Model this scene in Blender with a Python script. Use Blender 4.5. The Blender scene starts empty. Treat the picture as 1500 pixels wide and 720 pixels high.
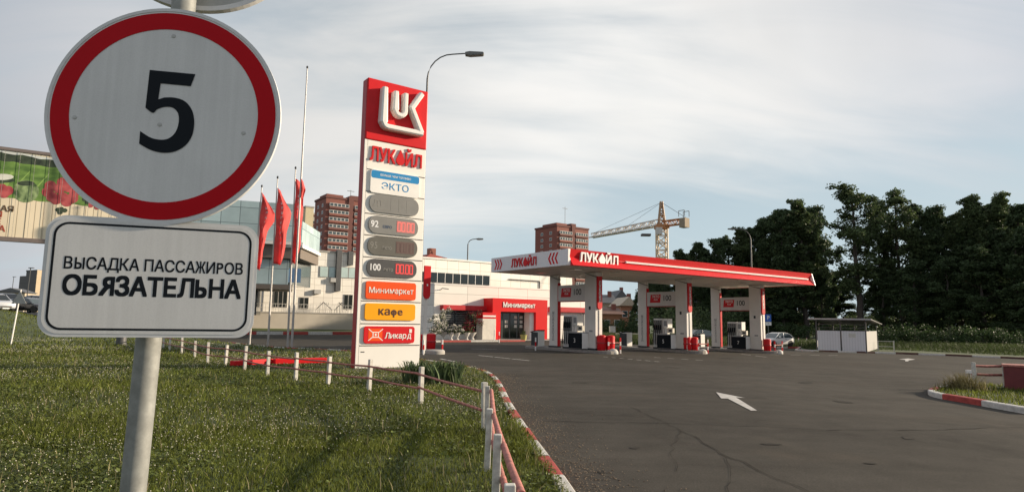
import bpy, bmesh, math, random
import numpy as np
from mathutils import Vector, Matrix
from mathutils.geometry import delaunay_2d_cdt
R = math.radians
random.seed(7); rng = np.random.default_rng(7)
SC = bpy.context.scene
C = SC.collection

# ------------------------------------------------------------------ camera, sky, sun, exposure
CAM_H, FPX, PITCH, ROLL = 1.75, 930.0, R(6.75), R(0.9)
cd = bpy.data.cameras.new('camera'); cam = bpy.data.objects.new('camera', cd); C.objects.link(cam)
cd.sensor_width = 36; cd.lens = FPX/1500*36; cd.clip_start = 0.05; cd.clip_end = 5000
cam.location = (0, 0, CAM_H)
CM = Matrix.Rotation(R(90)+PITCH, 3, 'X') @ Matrix.Rotation(ROLL, 3, 'Z')
cam.rotation_euler = CM.to_euler(); SC.camera = cam

SUN_EL, SUN_AZ = R(15), R(13)                    # azimuth: angle ahead of the camera's right hand
w = bpy.data.worlds.new('World'); SC.world = w; w.use_nodes = True
N, L = w.node_tree.nodes, w.node_tree.links
N.clear()
def nd(nodes, typ, **kw):
    n = nodes.new(typ)
    for k, v in kw.items(): setattr(n, k, v)
    return n
sky = nd(N, 'ShaderNodeTexSky', sky_type='NISHITA', sun_disc=False)
sky.sun_elevation = SUN_EL; sky.sun_rotation = R(90)-SUN_AZ
sky.air_density = 1.0; sky.dust_density = 1.2; sky.ozone_density = 1.2
tc = nd(N, 'ShaderNodeTexCoord')
sep = nd(N, 'ShaderNodeSeparateXYZ'); L.new(tc.outputs['Generated'], sep.inputs[0])
SKYB = 1.0
# clouds: a broad thin sheet whose clear edge runs up to the right, broken by wisps; the deck flattens towards the horizon
def vray(px, py): return (CM @ Vector(((px-750)/FPX, -(py-360)/FPX, -1))).normalized()
def M_(op, a, b=None):
    n = nd(N, 'ShaderNodeMath', operation=op)
    for i, q in enumerate((a, b)):
        if q is None: continue
        if isinstance(q, (int, float)): n.inputs[i].default_value = q
        else: L.new(q, n.inputs[i])
    return n.outputs[0]
def dotv(v):
    n = nd(N, 'ShaderNodeVectorMath', operation='DOT_PRODUCT'); L.new(tc.outputs['Generated'], n.inputs[0]); n.inputs[1].default_value = v; return n.outputs['Value']
def MR(o, a, b, c, d, smooth=True):
    n = nd(N, 'ShaderNodeMapRange'); L.new(o, n.inputs[0]); n.interpolation_type = 'SMOOTHSTEP' if smooth else 'LINEAR'
    for i, q in enumerate((a, b, c, d)): n.inputs[i+1].default_value = q
    return n.outputs[0]
ad = M_('ADD', sep.outputs['Z'], 0.34)
cmb = nd(N, 'ShaderNodeCombineXYZ'); L.new(M_('DIVIDE', sep.outputs['X'], ad), cmb.inputs[0]); L.new(M_('DIVIDE', sep.outputs['Y'], ad), cmb.inputs[1])
def cnoise(scale, rot, sc, loc, det=7, dist=.6, ro=.52):
    mp = nd(N, 'ShaderNodeMapping'); L.new(cmb.outputs[0], mp.inputs[0]); mp.inputs['Rotation'].default_value = (0, 0, R(rot)); mp.inputs['Scale'].default_value = (*sc, 1); mp.inputs['Location'].default_value = (*loc, 0)
    nz = nd(N, 'ShaderNodeTexNoise'); L.new(mp.outputs[0], nz.inputs['Vector'])
    nz.inputs['Scale'].default_value = scale; nz.inputs['Detail'].default_value = det; nz.inputs['Roughness'].default_value = ro; nz.inputs['Distortion'].default_value = dist
    return nz.outputs['Fac']
edge = vray(1150, 212).cross(vray(690, 340)).normalized()
if edge.z < 0: edge = -edge
sheet = MR(dotv(edge), -.16, .10, -.20, .16)
n1 = cnoise(1.0, -38, (.5, 1.5), (2.2, 4.1)); n2 = cnoise(2.6, -30, (.45, 1.6), (7.1, 1.3), 8, .9)
f = M_('ADD', M_('ADD', M_('MULTIPLY', n1, .75), M_('MULTIPLY', n2, .55)), sheet)
fac = MR(f, .46, .92, .03, .96)
glow = MR(dotv(vray(760, 300)), .68, .985, 0, 1); left = MR(dotv(vray(40, 60)), .70, 1.0, 0, 1)
br = M_('ADD', M_('ADD', .67, M_('MULTIPLY', glow, .36)), M_('MULTIPLY', left, -.13))
br = M_('MULTIPLY', br, MR(cnoise(1.1, -34, (.6, 1.0), (4.4, 8.8), 6, .5), .3, .7, .86, 1.09, False))
cc = nd(N, 'ShaderNodeMixRGB'); L.new(glow, cc.inputs[0]); cc.inputs[1].default_value = (.93, .965, 1.05, 1); cc.inputs[2].default_value = (1.02, 1.0, .965, 1)
CLOUD = 9.5
cs = nd(N, 'ShaderNodeVectorMath', operation='SCALE'); L.new(cc.outputs[0], cs.inputs[0]); L.new(M_('MULTIPLY', br, CLOUD), cs.inputs['Scale'])
tint = nd(N, 'ShaderNodeMixRGB', blend_type='MULTIPLY'); tint.inputs[0].default_value = 1; L.new(sky.outputs[0], tint.inputs[1]); tint.inputs[2].default_value = (SKYB, SKYB, SKYB, 1)
haze_ = MR(sep.outputs['Z'], 0, .5, .90, .45)
hz_ = nd(N, 'ShaderNodeMixRGB'); L.new(haze_, hz_.inputs[0]); L.new(tint.outputs[0], hz_.inputs[1]); hz_.inputs[2].default_value = (5.7, 7.0, 7.7, 1)
mx = nd(N, 'ShaderNodeMixRGB'); L.new(fac, mx.inputs[0]); L.new(hz_.outputs[0], mx.inputs[1]); L.new(cs.outputs[0], mx.inputs[2])
bg = nd(N, 'ShaderNodeBackground'); L.new(mx.outputs[0], bg.inputs[0]); bg.inputs['Strength'].default_value = 0.066
ow = nd(N, 'ShaderNodeOutputWorld'); L.new(bg.outputs[0], ow.inputs[0])

ld = bpy.data.lights.new('sun', 'SUN'); lo = bpy.data.objects.new('sun', ld); C.objects.link(lo)
ld.energy = 5.0; ld.angle = R(0.6); ld.color = (1, .84, .64)
sd = Vector((math.cos(SUN_EL)*math.cos(SUN_AZ), math.cos(SUN_EL)*math.sin(SUN_AZ), math.sin(SUN_EL)))
lo.rotation_euler = sd.to_track_quat('Z', 'Y').to_euler(); lo.location = sd*300
SC.view_settings.view_transform = 'Standard'; SC.view_settings.look = 'None'
SC.view_settings.exposure = 0.57; SC.view_settings.gamma = 1; SC.view_settings.use_curve_mapping = False
SC.cycles.use_denoising = True
SC.cycles.max_bounces = 8; SC.cycles.transparent_max_bounces = 8

# ------------------------------------------------------------------ where things stand
def ray(px, py): return CM @ Vector(((px-750)/FPX, -(py-360)/FPX, -1))
AN = R(35.5); UX, UY = math.cos(AN), math.sin(AN)
OX, OY = 2.867, 33.034                                  # near corner of the canopy: origin of the station's own grid
def ss(t): t = min(max(t, 0), 1); return t*t*(3-2*t)
def uv(x, y): return ((x-OX)*UX+(y-OY)*UY, -(x-OX)*UY+(y-OY)*UX)
def W(u, v): return (OX+u*UX-v*UY, OY+u*UY+v*UX)
def gz(x, y):
    u, v = uv(x, y)
    return -.02*min(max(x-5, 0), 30) + 1.9*ss((v-20)/24)*ss((-17-u)/9)
def G(px, py, dz=0):
    d = ray(px, py); z = dz
    for _ in range(12):
        t = (z-CAM_H)/d.z
        if t < 0 or t > 900: t = 900
        x, y = d.x*t, d.y*t; z = .5*z+.5*(gz(x, y)+dz)
    return (x, y)
def PV(px, py, v):
    d = ray(px, py); t = (v - uv(0, 0)[1])/(-d.x*UY+d.y*UX)
    return uv(d.x*t, d.y*t)[0], CAM_H+d.z*t
def AY(px, py, Y):
    d = ray(px, py); t = Y/d.y; return (d.x*t, Y, CAM_H+d.z*t)

# ------------------------------------------------------------------ materials
MATS = {}
def mat(name, col, rough=.6, metal=0, var=.12, scale=3., bump=0, bscale=40., island=0, spec=.5, emit=None, trans=0, alpha=1, coat=0):
    if name in MATS: return MATS[name]
    m = bpy.data.materials.new(name); m.use_nodes = True; MATS[name] = m
    n, l = m.node_tree.nodes, m.node_tree.links; b = n['Principled BSDF']
    b.inputs['Roughness'].default_value = rough; b.inputs['Metallic'].default_value = metal
    b.inputs['Specular IOR Level'].default_value = spec
    if coat: b.inputs['Coat Weight'].default_value = coat; b.inputs['Coat Roughness'].default_value = .08
    if trans: b.inputs['Transmission Weight'].default_value = trans
    base = (*col, 1)
    t = n.new('ShaderNodeTexCoord')
    if var or island:
        z = n.new('ShaderNodeTexNoise'); z.inputs['Scale'].default_value = scale; z.inputs['Detail'].default_value = 6; z.inputs['Roughness'].default_value = .65
        l.new(t.outputs['Object'], z.inputs['Vector'])
        r = n.new('ShaderNodeMapRange'); l.new(z.outputs['Fac'], r.inputs[0])
        r.inputs[1].default_value = .3; r.inputs[2].default_value = .7; r.inputs[3].default_value = 1-var; r.inputs[4].default_value = 1+var
        out = r.outputs[0]
        if island:
            g = n.new('ShaderNodeNewGeometry'); r2 = n.new('ShaderNodeMapRange'); l.new(g.outputs['Random Per Island'], r2.inputs[0])
            r2.inputs[3].default_value = 1-island; r2.inputs[4].default_value = 1+island
            mm = n.new('ShaderNodeMath'); mm.operation = 'MULTIPLY'; l.new(out, mm.inputs[0]); l.new(r2.outputs[0], mm.inputs[1]); out = mm.outputs[0]
        v = n.new('ShaderNodeVectorMath'); v.operation = 'SCALE'; v.inputs[0].default_value = col; l.new(out, v.inputs['Scale'])
        l.new(v.outputs[0], b.inputs['Base Color'])
    else: b.inputs['Base Color'].default_value = base
    if bump:
        z2 = n.new('ShaderNodeTexNoise'); z2.inputs['Scale'].default_value = bscale; z2.inputs['Detail'].default_value = 4; l.new(t.outputs['Object'], z2.inputs['Vector'])
        bp = n.new('ShaderNodeBump'); bp.inputs['Strength'].default_value = bump; bp.inputs['Distance'].default_value = .02; l.new(z2.outputs['Fac'], bp.inputs['Height']); l.new(bp.outputs[0], b.inputs['Normal'])
    if emit:
        b.inputs['Emission Color'].default_value = (*emit[0], 1); b.inputs['Emission Strength'].default_value = emit[1]
    return m
def leafmat(name, col, island=.45, transl=.35):
    m = mat(name, col, .6, var=.36, scale=.45, island=island, spec=.25)
    n, l = m.node_tree.nodes, m.node_tree.links; b = n['Principled BSDF']; o = n['Material Output']
    tr = n.new('ShaderNodeBsdfTranslucent'); src = b.inputs['Base Color'].links[0].from_socket
    l.new(src, tr.inputs[0]); ms = n.new('ShaderNodeMixShader'); ms.inputs[0].default_value = transl
    l.new(b.outputs[0], ms.inputs[1]); l.new(tr.outputs[0], ms.inputs[2]); l.new(ms.outputs[0], o.inputs['Surface'])
    return m
white = mat('white_paint', (.78, .76, .72), .45, var=.05, scale=2)
dirty_white = mat('worn_white_paint', (.52, .50, .45), .7, var=.32, scale=11)
panel_white = mat('white_cladding', (.80, .77, .71), .5, var=.04, scale=.6)
red = mat('red_paint', (.60, .012, .016), .45, var=.06, spec=.2)
red_dull = mat('dull_red_paint', (.30, .045, .04), .65, var=.25, scale=6)
rail_red = mat('faded_red_rail', (.36, .135, .11), .75, var=.5, scale=13)
sign_red = mat('sign_red', (.44, .002, .008), .5, var=.04, spec=.12)
dark_red = mat('dark_red_paint', (.36, .014, .02), .45, var=.1)
grey = mat('grey_paint', (.25, .25, .25), .5)
darkm = mat('dark_plastic', (.025, .027, .03), .45)
black = mat('black_paint', (.008, .011, .015), .6, var=0, spec=.12)
steel = mat('galvanised_steel', (.24, .245, .23), .65, metal=.25, var=.3, scale=16, bump=.04, bscale=25)
steel_dark = mat('dark_steel', (.10, .10, .10), .5, metal=.4)
glass_dark = mat('dark_glass', (.012, .016, .016), .06, var=0, spec=.7)
glass_teal = mat('teal_glass', (.42, .52, .50), .12, var=.2, scale=.4, spec=.8)
glass_win = mat('window_glass', (.05, .07, .075), .1, var=.2, spec=.8)
concrete = mat('concrete', (.36, .34, .31), .85, var=.15, scale=4, bump=.2)
tyre = mat('rubber', (.02, .02, .02), .8)
blue = mat('blue_sign', (.02, .10, .42), .45)
skyblue = mat('light_blue_sign', (.02, .23, .50), .5, spec=.2)
orange = mat('orange_sign', (.80, .085, .010), .5, var=.04, spec=.2)
yellow = mat('yellow_sign', (.85, .36, .006), .5, var=.04, spec=.2)

def wire(m, fn):                                         # lets a material get its own colour network
    n, l = m.node_tree.nodes, m.node_tree.links; fn(n, l, n['Principled BSDF']); return m
def lines_mat(name, col, line, du, dz, wid=.012, rough=.55, axis='X', var=.06, spec=.5, metal=0):
    """cladding with real panel joints: joints every du along the wall and dz up it (object coordinates)"""
    m = mat(name, col, rough, metal, var=0, spec=spec)
    def f(n, l, b):
        t = n.new('ShaderNodeTexCoord'); s = n.new('ShaderNodeSeparateXYZ'); l.new(t.outputs['Object'], s.inputs[0])
        outs = []
        for ax, d in ((axis, du), ('Z', dz)):
            if not d: continue
            a = n.new('ShaderNodeMath'); a.operation = 'DIVIDE'; l.new(s.outputs[ax], a.inputs[0]); a.inputs[1].default_value = d
            fr = n.new('ShaderNodeMath'); fr.operation = 'FRACT'; l.new(a.outputs[0], fr.inputs[0])
            lt = n.new('ShaderNodeMath'); lt.operation = 'LESS_THAN'; l.new(fr.outputs[0], lt.inputs[0]); lt.inputs[1].default_value = wid/d
            fl = n.new('ShaderNodeMath'); fl.operation = 'FLOOR'; l.new(a.outputs[0], fl.inputs[0])
            outs.append((lt, fl))
        o = outs[0][0].outputs[0]
        if len(outs) > 1:
            mxm = n.new('ShaderNodeMath'); mxm.operation = 'MAXIMUM'; l.new(o, mxm.inputs[0]); l.new(outs[1][0].outputs[0], mxm.inputs[1]); o = mxm.outputs[0]
        cv = n.new('ShaderNodeCombineXYZ')
        for i, (lt, fl) in enumerate(outs): l.new(fl.outputs[0], cv.inputs[i])
        wn = n.new('ShaderNodeTexWhiteNoise'); l.new(cv.outputs[0], wn.inputs['Vector'])
        z = n.new('ShaderNodeTexNoise'); z.inputs['Scale'].default_value = .8; z.inputs['Detail'].default_value = 5; l.new(t.outputs['Object'], z.inputs['Vector'])
        su = n.new('ShaderNodeMath'); su.operation = 'ADD'; l.new(wn.outputs['Value'], su.inputs[0]); l.new(z.outputs['Fac'], su.inputs[1])
        r = n.new('ShaderNodeMapRange'); l.new(su.outputs[0], r.inputs[0]); r.inputs[1].default_value = 0; r.inputs[2].default_value = 2
        r.inputs[3].default_value = 1-var*1.5; r.inputs[4].default_value = 1+var*1.5
        v = n.new('ShaderNodeVectorMath'); v.operation = 'SCALE'; v.inputs[0].default_value = col; l.new(r.outputs[0], v.inputs['Scale'])
        mi = n.new('ShaderNodeMixRGB'); l.new(o, mi.inputs[0]); l.new(v.outputs[0], mi.inputs[1]); mi.inputs[2].default_value = (*line, 1)
        l.new(mi.outputs[0], b.inputs['Base Color'])
    return wire(m, f)

# ------------------------------------------------------------------ mesh helpers
class MB:
    def __init__(s): s.v, s.f, s.m = [], [], []
    def add(s, vs, fs, mi=0):
        o = len(s.v); s.v += [tuple(p) for p in vs]
        for f in fs: s.f.append([o+i for i in f]); s.m.append(mi)
        return s
    def box(s, x0, x1, y0, y1, z0, z1, mi=0):
        return s.add([(x0,y0,z0),(x1,y0,z0),(x1,y1,z0),(x0,y1,z0),(x0,y0,z1),(x1,y0,z1),(x1,y1,z1),(x0,y1,z1)],
                     [(0,3,2,1),(4,5,6,7),(0,1,5,4),(1,2,6,5),(2,3,7,6),(3,0,4,7)], mi)
    def prism(s, poly, z0, z1, mi=0, axis='z'):
        n = len(poly)
        if axis == 'z': a = [(x, y, z0) for x, y in poly]; b = [(x, y, z1) for x, y in poly]
        elif axis == 'y': a = [(x, z1, y) for x, y in poly]; b = [(x, z0, y) for x, y in poly]   # poly in x,z ; extruded y z0..z1
        else: a = [(z0, x, y) for x, y in poly]; b = [(z1, x, y) for x, y in poly]                # poly in y,z ; extruded along x
        return s.add(a+b, [list(range(n))[::-1], list(range(n, 2*n))]+[(i, (i+1)%n, n+(i+1)%n, n+i) for i in range(n)], mi)
    def tube(s, path, r, k=8, mi=0, caps=True):
        path = [Vector(p) for p in path]; rs = r if isinstance(r, (list, tuple)) else [r]*len(path); o = len(s.v)
        for i, p in enumerate(path):
            t = (path[min(i+1, len(path)-1)]-path[max(i-1, 0)]).normalized()
            a = t.cross(Vector((0, 0, 1)) if abs(t.z) < .9 else Vector((1, 0, 0))).normalized(); b = t.cross(a)
            for j in range(k):
                q = p+(a*math.cos(2*math.pi*j/k)+b*math.sin(2*math.pi*j/k))*rs[i]; s.v.append(tuple(q))
        for i in range(len(path)-1):
            for j in range(k):
                s.f.append([o+i*k+j, o+i*k+(j+1)%k, o+(i+1)*k+(j+1)%k, o+(i+1)*k+j]); s.m.append(mi)
        if caps:
            s.f.append([o+j for j in range(k)][::-1]); s.m.append(mi)
            s.f.append([o+(len(path)-1)*k+j for j in range(k)]); s.m.append(mi)
        return s
    def lathe(s, prof, c=(0,0,0), k=16, mi=0):
        o = len(s.v); n = len(prof)
        for r, z in prof:
            for j in range(k): s.v.append((c[0]+r*math.cos(2*math.pi*j/k), c[1]+r*math.sin(2*math.pi*j/k), c[2]+z))
        for i in range(n-1):
            for j in range(k): s.f.append([o+i*k+j, o+i*k+(j+1)%k, o+(i+1)*k+(j+1)%k, o+(i+1)*k+j]); s.m.append(mi)
        s.f.append([o+j for j in range(k)][::-1]); s.m.append(mi); s.f.append([o+(n-1)*k+j for j in range(k)]); s.m.append(mi)
        return s
    def loft(s, rings, mi=0, close=True):
        o = len(s.v); k = len(rings[0])
        for r in rings: s.v += [tuple(p) for p in r]
        for i in range(len(rings)-1):
            for j in range(k if close else k-1): s.f.append([o+i*k+j, o+i*k+(j+1)%k, o+(i+1)*k+(j+1)%k, o+(i+1)*k+j]); s.m.append(mi)
        if close:
            s.f.append([o+j for j in range(k)][::-1]); s.m.append(mi); s.f.append([o+(len(rings)-1)*k+j for j in range(k)]); s.m.append(mi)
        return s
    def build(s, name, mats, parent=None, smooth=False, bevel=0, loc=None, rz=0):
        me = bpy.data.meshes.new(name); me.from_pydata(s.v, [], s.f)
        mats = mats if isinstance(mats, (list, tuple)) else [mats]
        for m in mats: me.materials.append(m)
        if len(mats) > 1: me.polygons.foreach_set('material_index', s.m)
        bm = bmesh.new(); bm.from_mesh(me); bmesh.ops.recalc_face_normals(bm, faces=bm.faces); bm.to_mesh(me); bm.free()
        if smooth: me.polygons.foreach_set('use_smooth', [True]*len(me.polygons))
        o = bpy.data.objects.new(name, me); C.objects.link(o)
        if parent: o.parent = parent
        if loc: o.location = loc
        if rz: o.rotation_euler = (0, 0, rz)
        if bevel:
            b = o.modifiers.new('bevel', 'BEVEL'); b.width = bevel; b.segments = 2; b.limit_method = 'ANGLE'
        if smooth and hasattr(me, 'set_sharp_from_angle'): me.set_sharp_from_angle(angle=R(40))
        return o
def tag(o, label=None, cat=None, group=None, kind=None):
    if label: o['label'] = label
    if cat: o['category'] = cat
    if group: o['group'] = group
    if kind: o['kind'] = kind
    return o
def thing(name, label, cat, loc=(0,0,0), rz=0, group=None):
    o = bpy.data.objects.new(name, None); C.objects.link(o); o.location = loc; o.rotation_euler = (0, 0, rz); o.empty_display_size = .2
    return tag(o, label, cat, group)
def at_uv(name, label, cat, u, v, dz=0, group=None, rz=0):     # a thing standing on the station grid
    x, y = W(u, v); return thing(name, label, cat, (x, y, gz(x, y)+dz), AN+rz, group)
def dup(root, loc, rz=None, label=None, scale=None):
    kids = {}
    for o in bpy.data.objects:
        if o.parent: kids.setdefault(o.parent.name, []).append(o)
    def rec(o, par):
        c = o.copy(); C.objects.link(c); c.parent = par
        for k in kids.get(o.name, []): rec(k, c)
        return c
    r = rec(root, None); r.location = loc
    if rz is not None: r.rotation_euler = (0, 0, rz)
    if label: r['label'] = label
    if scale: r.scale = scale
    return r
def glyph_mesh(s, size, depth, align, lean=0, spacing=1., lines=0):
    cu = bpy.data.curves.new('glyph', 'FONT'); cu.body = s; cu.size = size; cu.extrude = depth
    cu.align_x = align; cu.align_y = 'CENTER' if lines else 'TOP_BASELINE'; cu.shear = lean; cu.space_character = spacing; cu.resolution_u = 5
    if lines: cu.space_line = lines
    o = bpy.data.objects.new('glyph', cu); C.objects.link(o)
    dg = bpy.context.evaluated_depsgraph_get(); me = bpy.data.meshes.new_from_object(o.evaluated_get(dg))
    bpy.data.objects.remove(o); bpy.data.curves.remove(cu); return me
# letters whose outlines overlap in the built-in font are composed from clean ones: (source letter, mirror x, mirror y, squeeze to lower case)
SWAP = {'Я': [('R', 1, 0)], 'Ь': [('P', 0, 1)], 'Ы': [('P', 0, 1), ('I', 0, 0)], 'Р': [('P', 0, 0)], 'н': [('Н', 0, 0)], 'и': [('И', 0, 0)], 'е': [('e', 0, 0)], 'ф': [('o', 0, 0), ('l', 0, 0)]}
BEAR = {'Я': .035, 'Б': .06, 'Ь': .065, 'А': .015, 'Т': .03, 'Д': .02, 'Л': .03, 'У': .015, 'О': .05, 'С': .05, 'З': .045, 'К': .04, 'Ж': .02, 'к': .04, 'т': .03, 'а': .05, 'е': .05}
def set_line(s, size, depth, lean=0):
    """one line of text laid out letter by letter, centred on x and on the cap height"""
    bm = bmesh.new(); x = 0.
    cap = None
    for c in s:
        if c == ' ': x += .27*size; continue
        sb = BEAR.get(c, .075)*size; x += sb; pos = x
        for k, (src, fx, fy) in enumerate(SWAP.get(c, [(c, 0, 0)])):
            me = glyph_mesh(src, size, depth, 'LEFT'); co = np.array([q.co for q in me.vertices]); mn, mx_ = co.min(0), co.max(0)
            sx_, sy_ = (-1 if fx else 1), (-1 if fy else 1); low = .745 if c in 'ни' else 1.
            w_ = (mx_[0]-mn[0])*(.88 if c in 'ни' else 1.)
            if c == 'Ж': w_ *= .74
            dn_ = -.2*size if c == 'ф' and k == 1 else 0.
            if k == 1: pos = pos-(wp_+w_)/2 if c == 'ф' else pos+.07*size
            wp_ = w_
            M = Matrix.Translation((pos, dn_, -.0002 if dn_ else 0)) @ Matrix.Diagonal((w_/(mx_[0]-mn[0]), low, 1, 1)) @ Matrix.Translation((mx_[0] if fx else -mn[0], (mx_[1] if fy else 0), 0)) @ Matrix.Diagonal((sx_, sy_, 1, 1))
            me.transform(M)
            if fx != fy: me.flip_normals()
            bm.from_mesh(me); bpy.data.meshes.remove(me); pos = pos+(w_+wo_)/2 if dn_ else pos+w_; wo_ = w_
        x = pos+sb
    me = bpy.data.meshes.new('line'); bm.to_mesh(me); bm.free()
    capm = glyph_mesh('H', size, 0, 'LEFT'); ch_ = max(q.co.y for q in capm.vertices); bpy.data.meshes.remove(capm)
    me.transform(Matrix(((1, lean, 0, 0), (0, 1, 0, 0), (0, 0, 1, 0), (0, 0, 0, 1))) @ Matrix.Translation((-x/2, -ch_/2, 0))); return me
def text(name, s, size, m, parent, loc, rz=0, depth=.01, bold=0., width=1., align='CENTER', lean=0, spacing=1., vertical=False, tilt=0):
    if vertical: me = glyph_mesh('\n'.join(s), size, depth, align, lean, 1., .85)
    elif align == 'CENTER' and any(c in SWAP for c in s): me = set_line(s, size, depth, lean)
    else: me = glyph_mesh(s, size, depth, align, lean, spacing, 1.)
    if bold:
        bm = bmesh.new(); b_ = bold*size
        for i, (ox_, oy_) in enumerate(((0, 0), (b_, b_), (-b_, b_), (b_, -b_), (-b_, -b_), (b_, 0), (-b_, 0))):
            m2 = me.copy(); m2.transform(Matrix.Translation((ox_, oy_, -i*.00003))); bm.from_mesh(m2); bpy.data.meshes.remove(m2)
        bm.to_mesh(me); bm.free()
    M = Matrix.Translation(loc) @ Matrix.Rotation(rz, 4, 'Z') @ Matrix.Rotation(R(90), 4, 'X') @ Matrix.Rotation(tilt, 4, 'Z') @ Matrix.Diagonal((width, 1, 1, 1))
    me.transform(M); me.materials.clear(); me.materials.append(m); me.name = name
    r = bpy.data.objects.new(name, me); C.objects.link(r); r.parent = parent
    return r
def rrect(w_, h_, r, k=5, cx=0, cz=0):
    P = []
    for sx, sz, a0 in ((1, -1, -90), (1, 1, 0), (-1, 1, 90), (-1, -1, 180)):
        for i in range(k+1):
            a = R(a0+90*i/k); P.append((cx+sx*(w_/2-r)+r*math.cos(a), cz+sz*(h_/2-r)+r*math.sin(a)))
    return P
def smooth_path(pts, n=6):
    out = []
    P = [Vector(p) for p in pts]
    for i in range(len(P)-1):
        p0, p1, p2, p3 = P[max(i-1, 0)], P[i], P[i+1], P[min(i+2, len(P)-1)]
        for j in range(n):
            t = j/n; out.append(.5*((2*p1)+(-p0+p2)*t+(2*p0-5*p1+4*p2-p3)*t*t+(-p0+3*p1-3*p2+p3)*t**3))
    out.append(P[-1]); return out
def inside(x, y, poly):
    c = False; j = len(poly)-1
    for i in range(len(poly)):
        xi, yi = poly[i]; xj, yj = poly[j]
        if (yi > y) != (yj > y) and x < (xj-xi)*(y-yi)/(yj-yi)+xi: c = not c
        j = i
    return c

# ------------------------------------------------------------------ ground
def ground_sheet(name, poly, m, dz, step, wob=0):
    xs = [p[0] for p in poly]; ys = [p[1] for p in poly]; pts = [Vector(p[:2]) for p in poly]; n = len(pts)
    x = min(xs)
    while x < max(xs):
        y = min(ys)
        while y < max(ys):
            if inside(x, y, poly): pts.append(Vector((x+random.uniform(-.1, .1)*step, y+random.uniform(-.1, .1)*step)))
            y += step
        x += step
    vs, es, fs, *_ = delaunay_2d_cdt(pts, [], [list(range(n))], 1, 1e-4)
    mb = MB(); mb.add([(v.x, v.y, gz(v.x, v.y)+dz+(wob*math.sin(v.x*1.3+v.y*.7)*math.sin(v.y*.9-v.x*.4) if wob else 0)) for v in vs], fs)
    return tag(mb.build(name, m, smooth=True), kind='structure')

earth = mat('meadow', (.055, .075, .024), .9, var=.35, scale=.25, bump=.3)
asphalt = mat('asphalt', (.07, .065, .06), .9, var=0, spec=.1)
def asph(n, l, b):
    t = n.new('ShaderNodeTexCoord')
    def noise(s, det=5, sc=None, rot=0, ro=.6):
        z = n.new('ShaderNodeTexNoise'); z.inputs['Scale'].default_value = s; z.inputs['Detail'].default_value = det; z.inputs['Roughness'].default_value = ro
        if sc:
            p = n.new('ShaderNodeMapping'); p.inputs['Scale'].default_value = sc; p.inputs['Rotation'].default_value = (0, 0, rot); l.new(t.outputs['Object'], p.inputs[0]); l.new(p.outputs[0], z.inputs['Vector'])
        else: l.new(t.outputs['Object'], z.inputs['Vector'])
        return z.outputs['Fac']
    def rng_(o, a, c, lo_, hi):
        r = n.new('ShaderNodeMapRange'); l.new(o, r.inputs[0]); r.inputs[1].default_value = a; r.inputs[2].default_value = c; r.inputs[3].default_value = lo_; r.inputs[4].default_value = hi; return r.outputs[0]
    def mul(a, c):
        k = n.new('ShaderNodeMath'); k.operation = 'MULTIPLY'; l.new(a, k.inputs[0]); l.new(c, k.inputs[1]); return k.outputs[0]
    f = mul(rng_(noise(.16, 6), .3, .7, .74, 1.22), rng_(noise(1.4, 6), .3, .7, .85, 1.15))
    f = mul(f, rng_(noise(45, 4, ro=.85), .25, .75, .62, 1.38))
    f = mul(f, rng_(noise(.6, 5, (.10, 1.5, 1), R(24)), .35, .66, .90, 1.06))      # long worn streaks
    f = mul(f, rng_(noise(.45, 6, (1, 1, 1)), .58, .70, 1, .70))                   # oil stains and patches
    v = n.new('ShaderNodeVectorMath'); v.operation = 'SCALE'; v.inputs[0].default_value = (.063, .057, .048); l.new(f, v.inputs['Scale'])
    # dusty brown towards the kerb where grit gathers
    mi = n.new('ShaderNodeMixRGB'); l.new(rng_(noise(.35, 6), .56, .78, 0, .5), mi.inputs[0]); l.new(v.outputs[0], mi.inputs[1]); mi.inputs[2].default_value = (.080, .063, .046, 1)
    l.new(mi.outputs[0], b.inputs['Base Color'])
    bp = n.new('ShaderNodeBump'); bp.inputs['Strength'].default_value = .5; bp.inputs['Distance'].default_value = .01; l.new(noise(110, 3, ro=.8), bp.inputs['Height']); l.new(bp.outputs[0], b.inputs['Normal'])
wire(asphalt, asph)

# the ground reaches to the horizon
g = MB()
xs = [-1800, -900, -400, -200]+list(range(-120, 121, 8))+[200, 400, 900, 1800]; ys = [-60, -20]+list(range(-8, 161, 8))+[220, 320, 600, 1200, 2600]
g.add([(x, y, gz(x, y)-.06) for y in ys for x in xs], [(j*len(xs)+i, j*len(xs)+i+1, (j+1)*len(xs)+i+1, (j+1)*len(xs)+i) for j in range(len(ys)-1) for i in range(len(xs)-1)])
tag(g.build('ground', earth, smooth=True), kind='structure')
road_poly = [(-3, -8), (14, -8), (46, -2), (48, 40), (44, 49), (38.2, 56), (35.1, 59.6), (27, 57.5), (24, 62), (33, 74), (26, 82), (10, 74), (0, 66), (-6, 100), (-30, 100), (-75, 100), (-75, 66), (-50, 62), (-30, 45), (-14, 30), (-3, 18)]
ground_sheet('asphalt_forecourt', road_poly, asphalt, -.004, 2.5)

lawn_edge = smooth_path([(1.0, -4), (.72, 4), (.54, 6.84), (.29, 9.4), (-.02, 12.9), (-.37, 18.0), (-.8, 21.0), (-1.7, 23.4), (-3.6, 26.6), (-8.3, 33.2), (-13.2, 36.0), (-19, 42.5), (-27, 52), (-36, 61), (-46, 67)], 6)
lawn_poly = [(p.x, p.y) for p in lawn_edge]+[(-75, 69), (-75, 20), (-40, -6)]
lawn_soil = mat('lawn_soil', (.05, .068, .022), .95, var=.4, scale=.8, bump=.6, bscale=18)
ground_sheet('lawn', lawn_poly, lawn_soil, .10, 1.2, .025)

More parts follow.
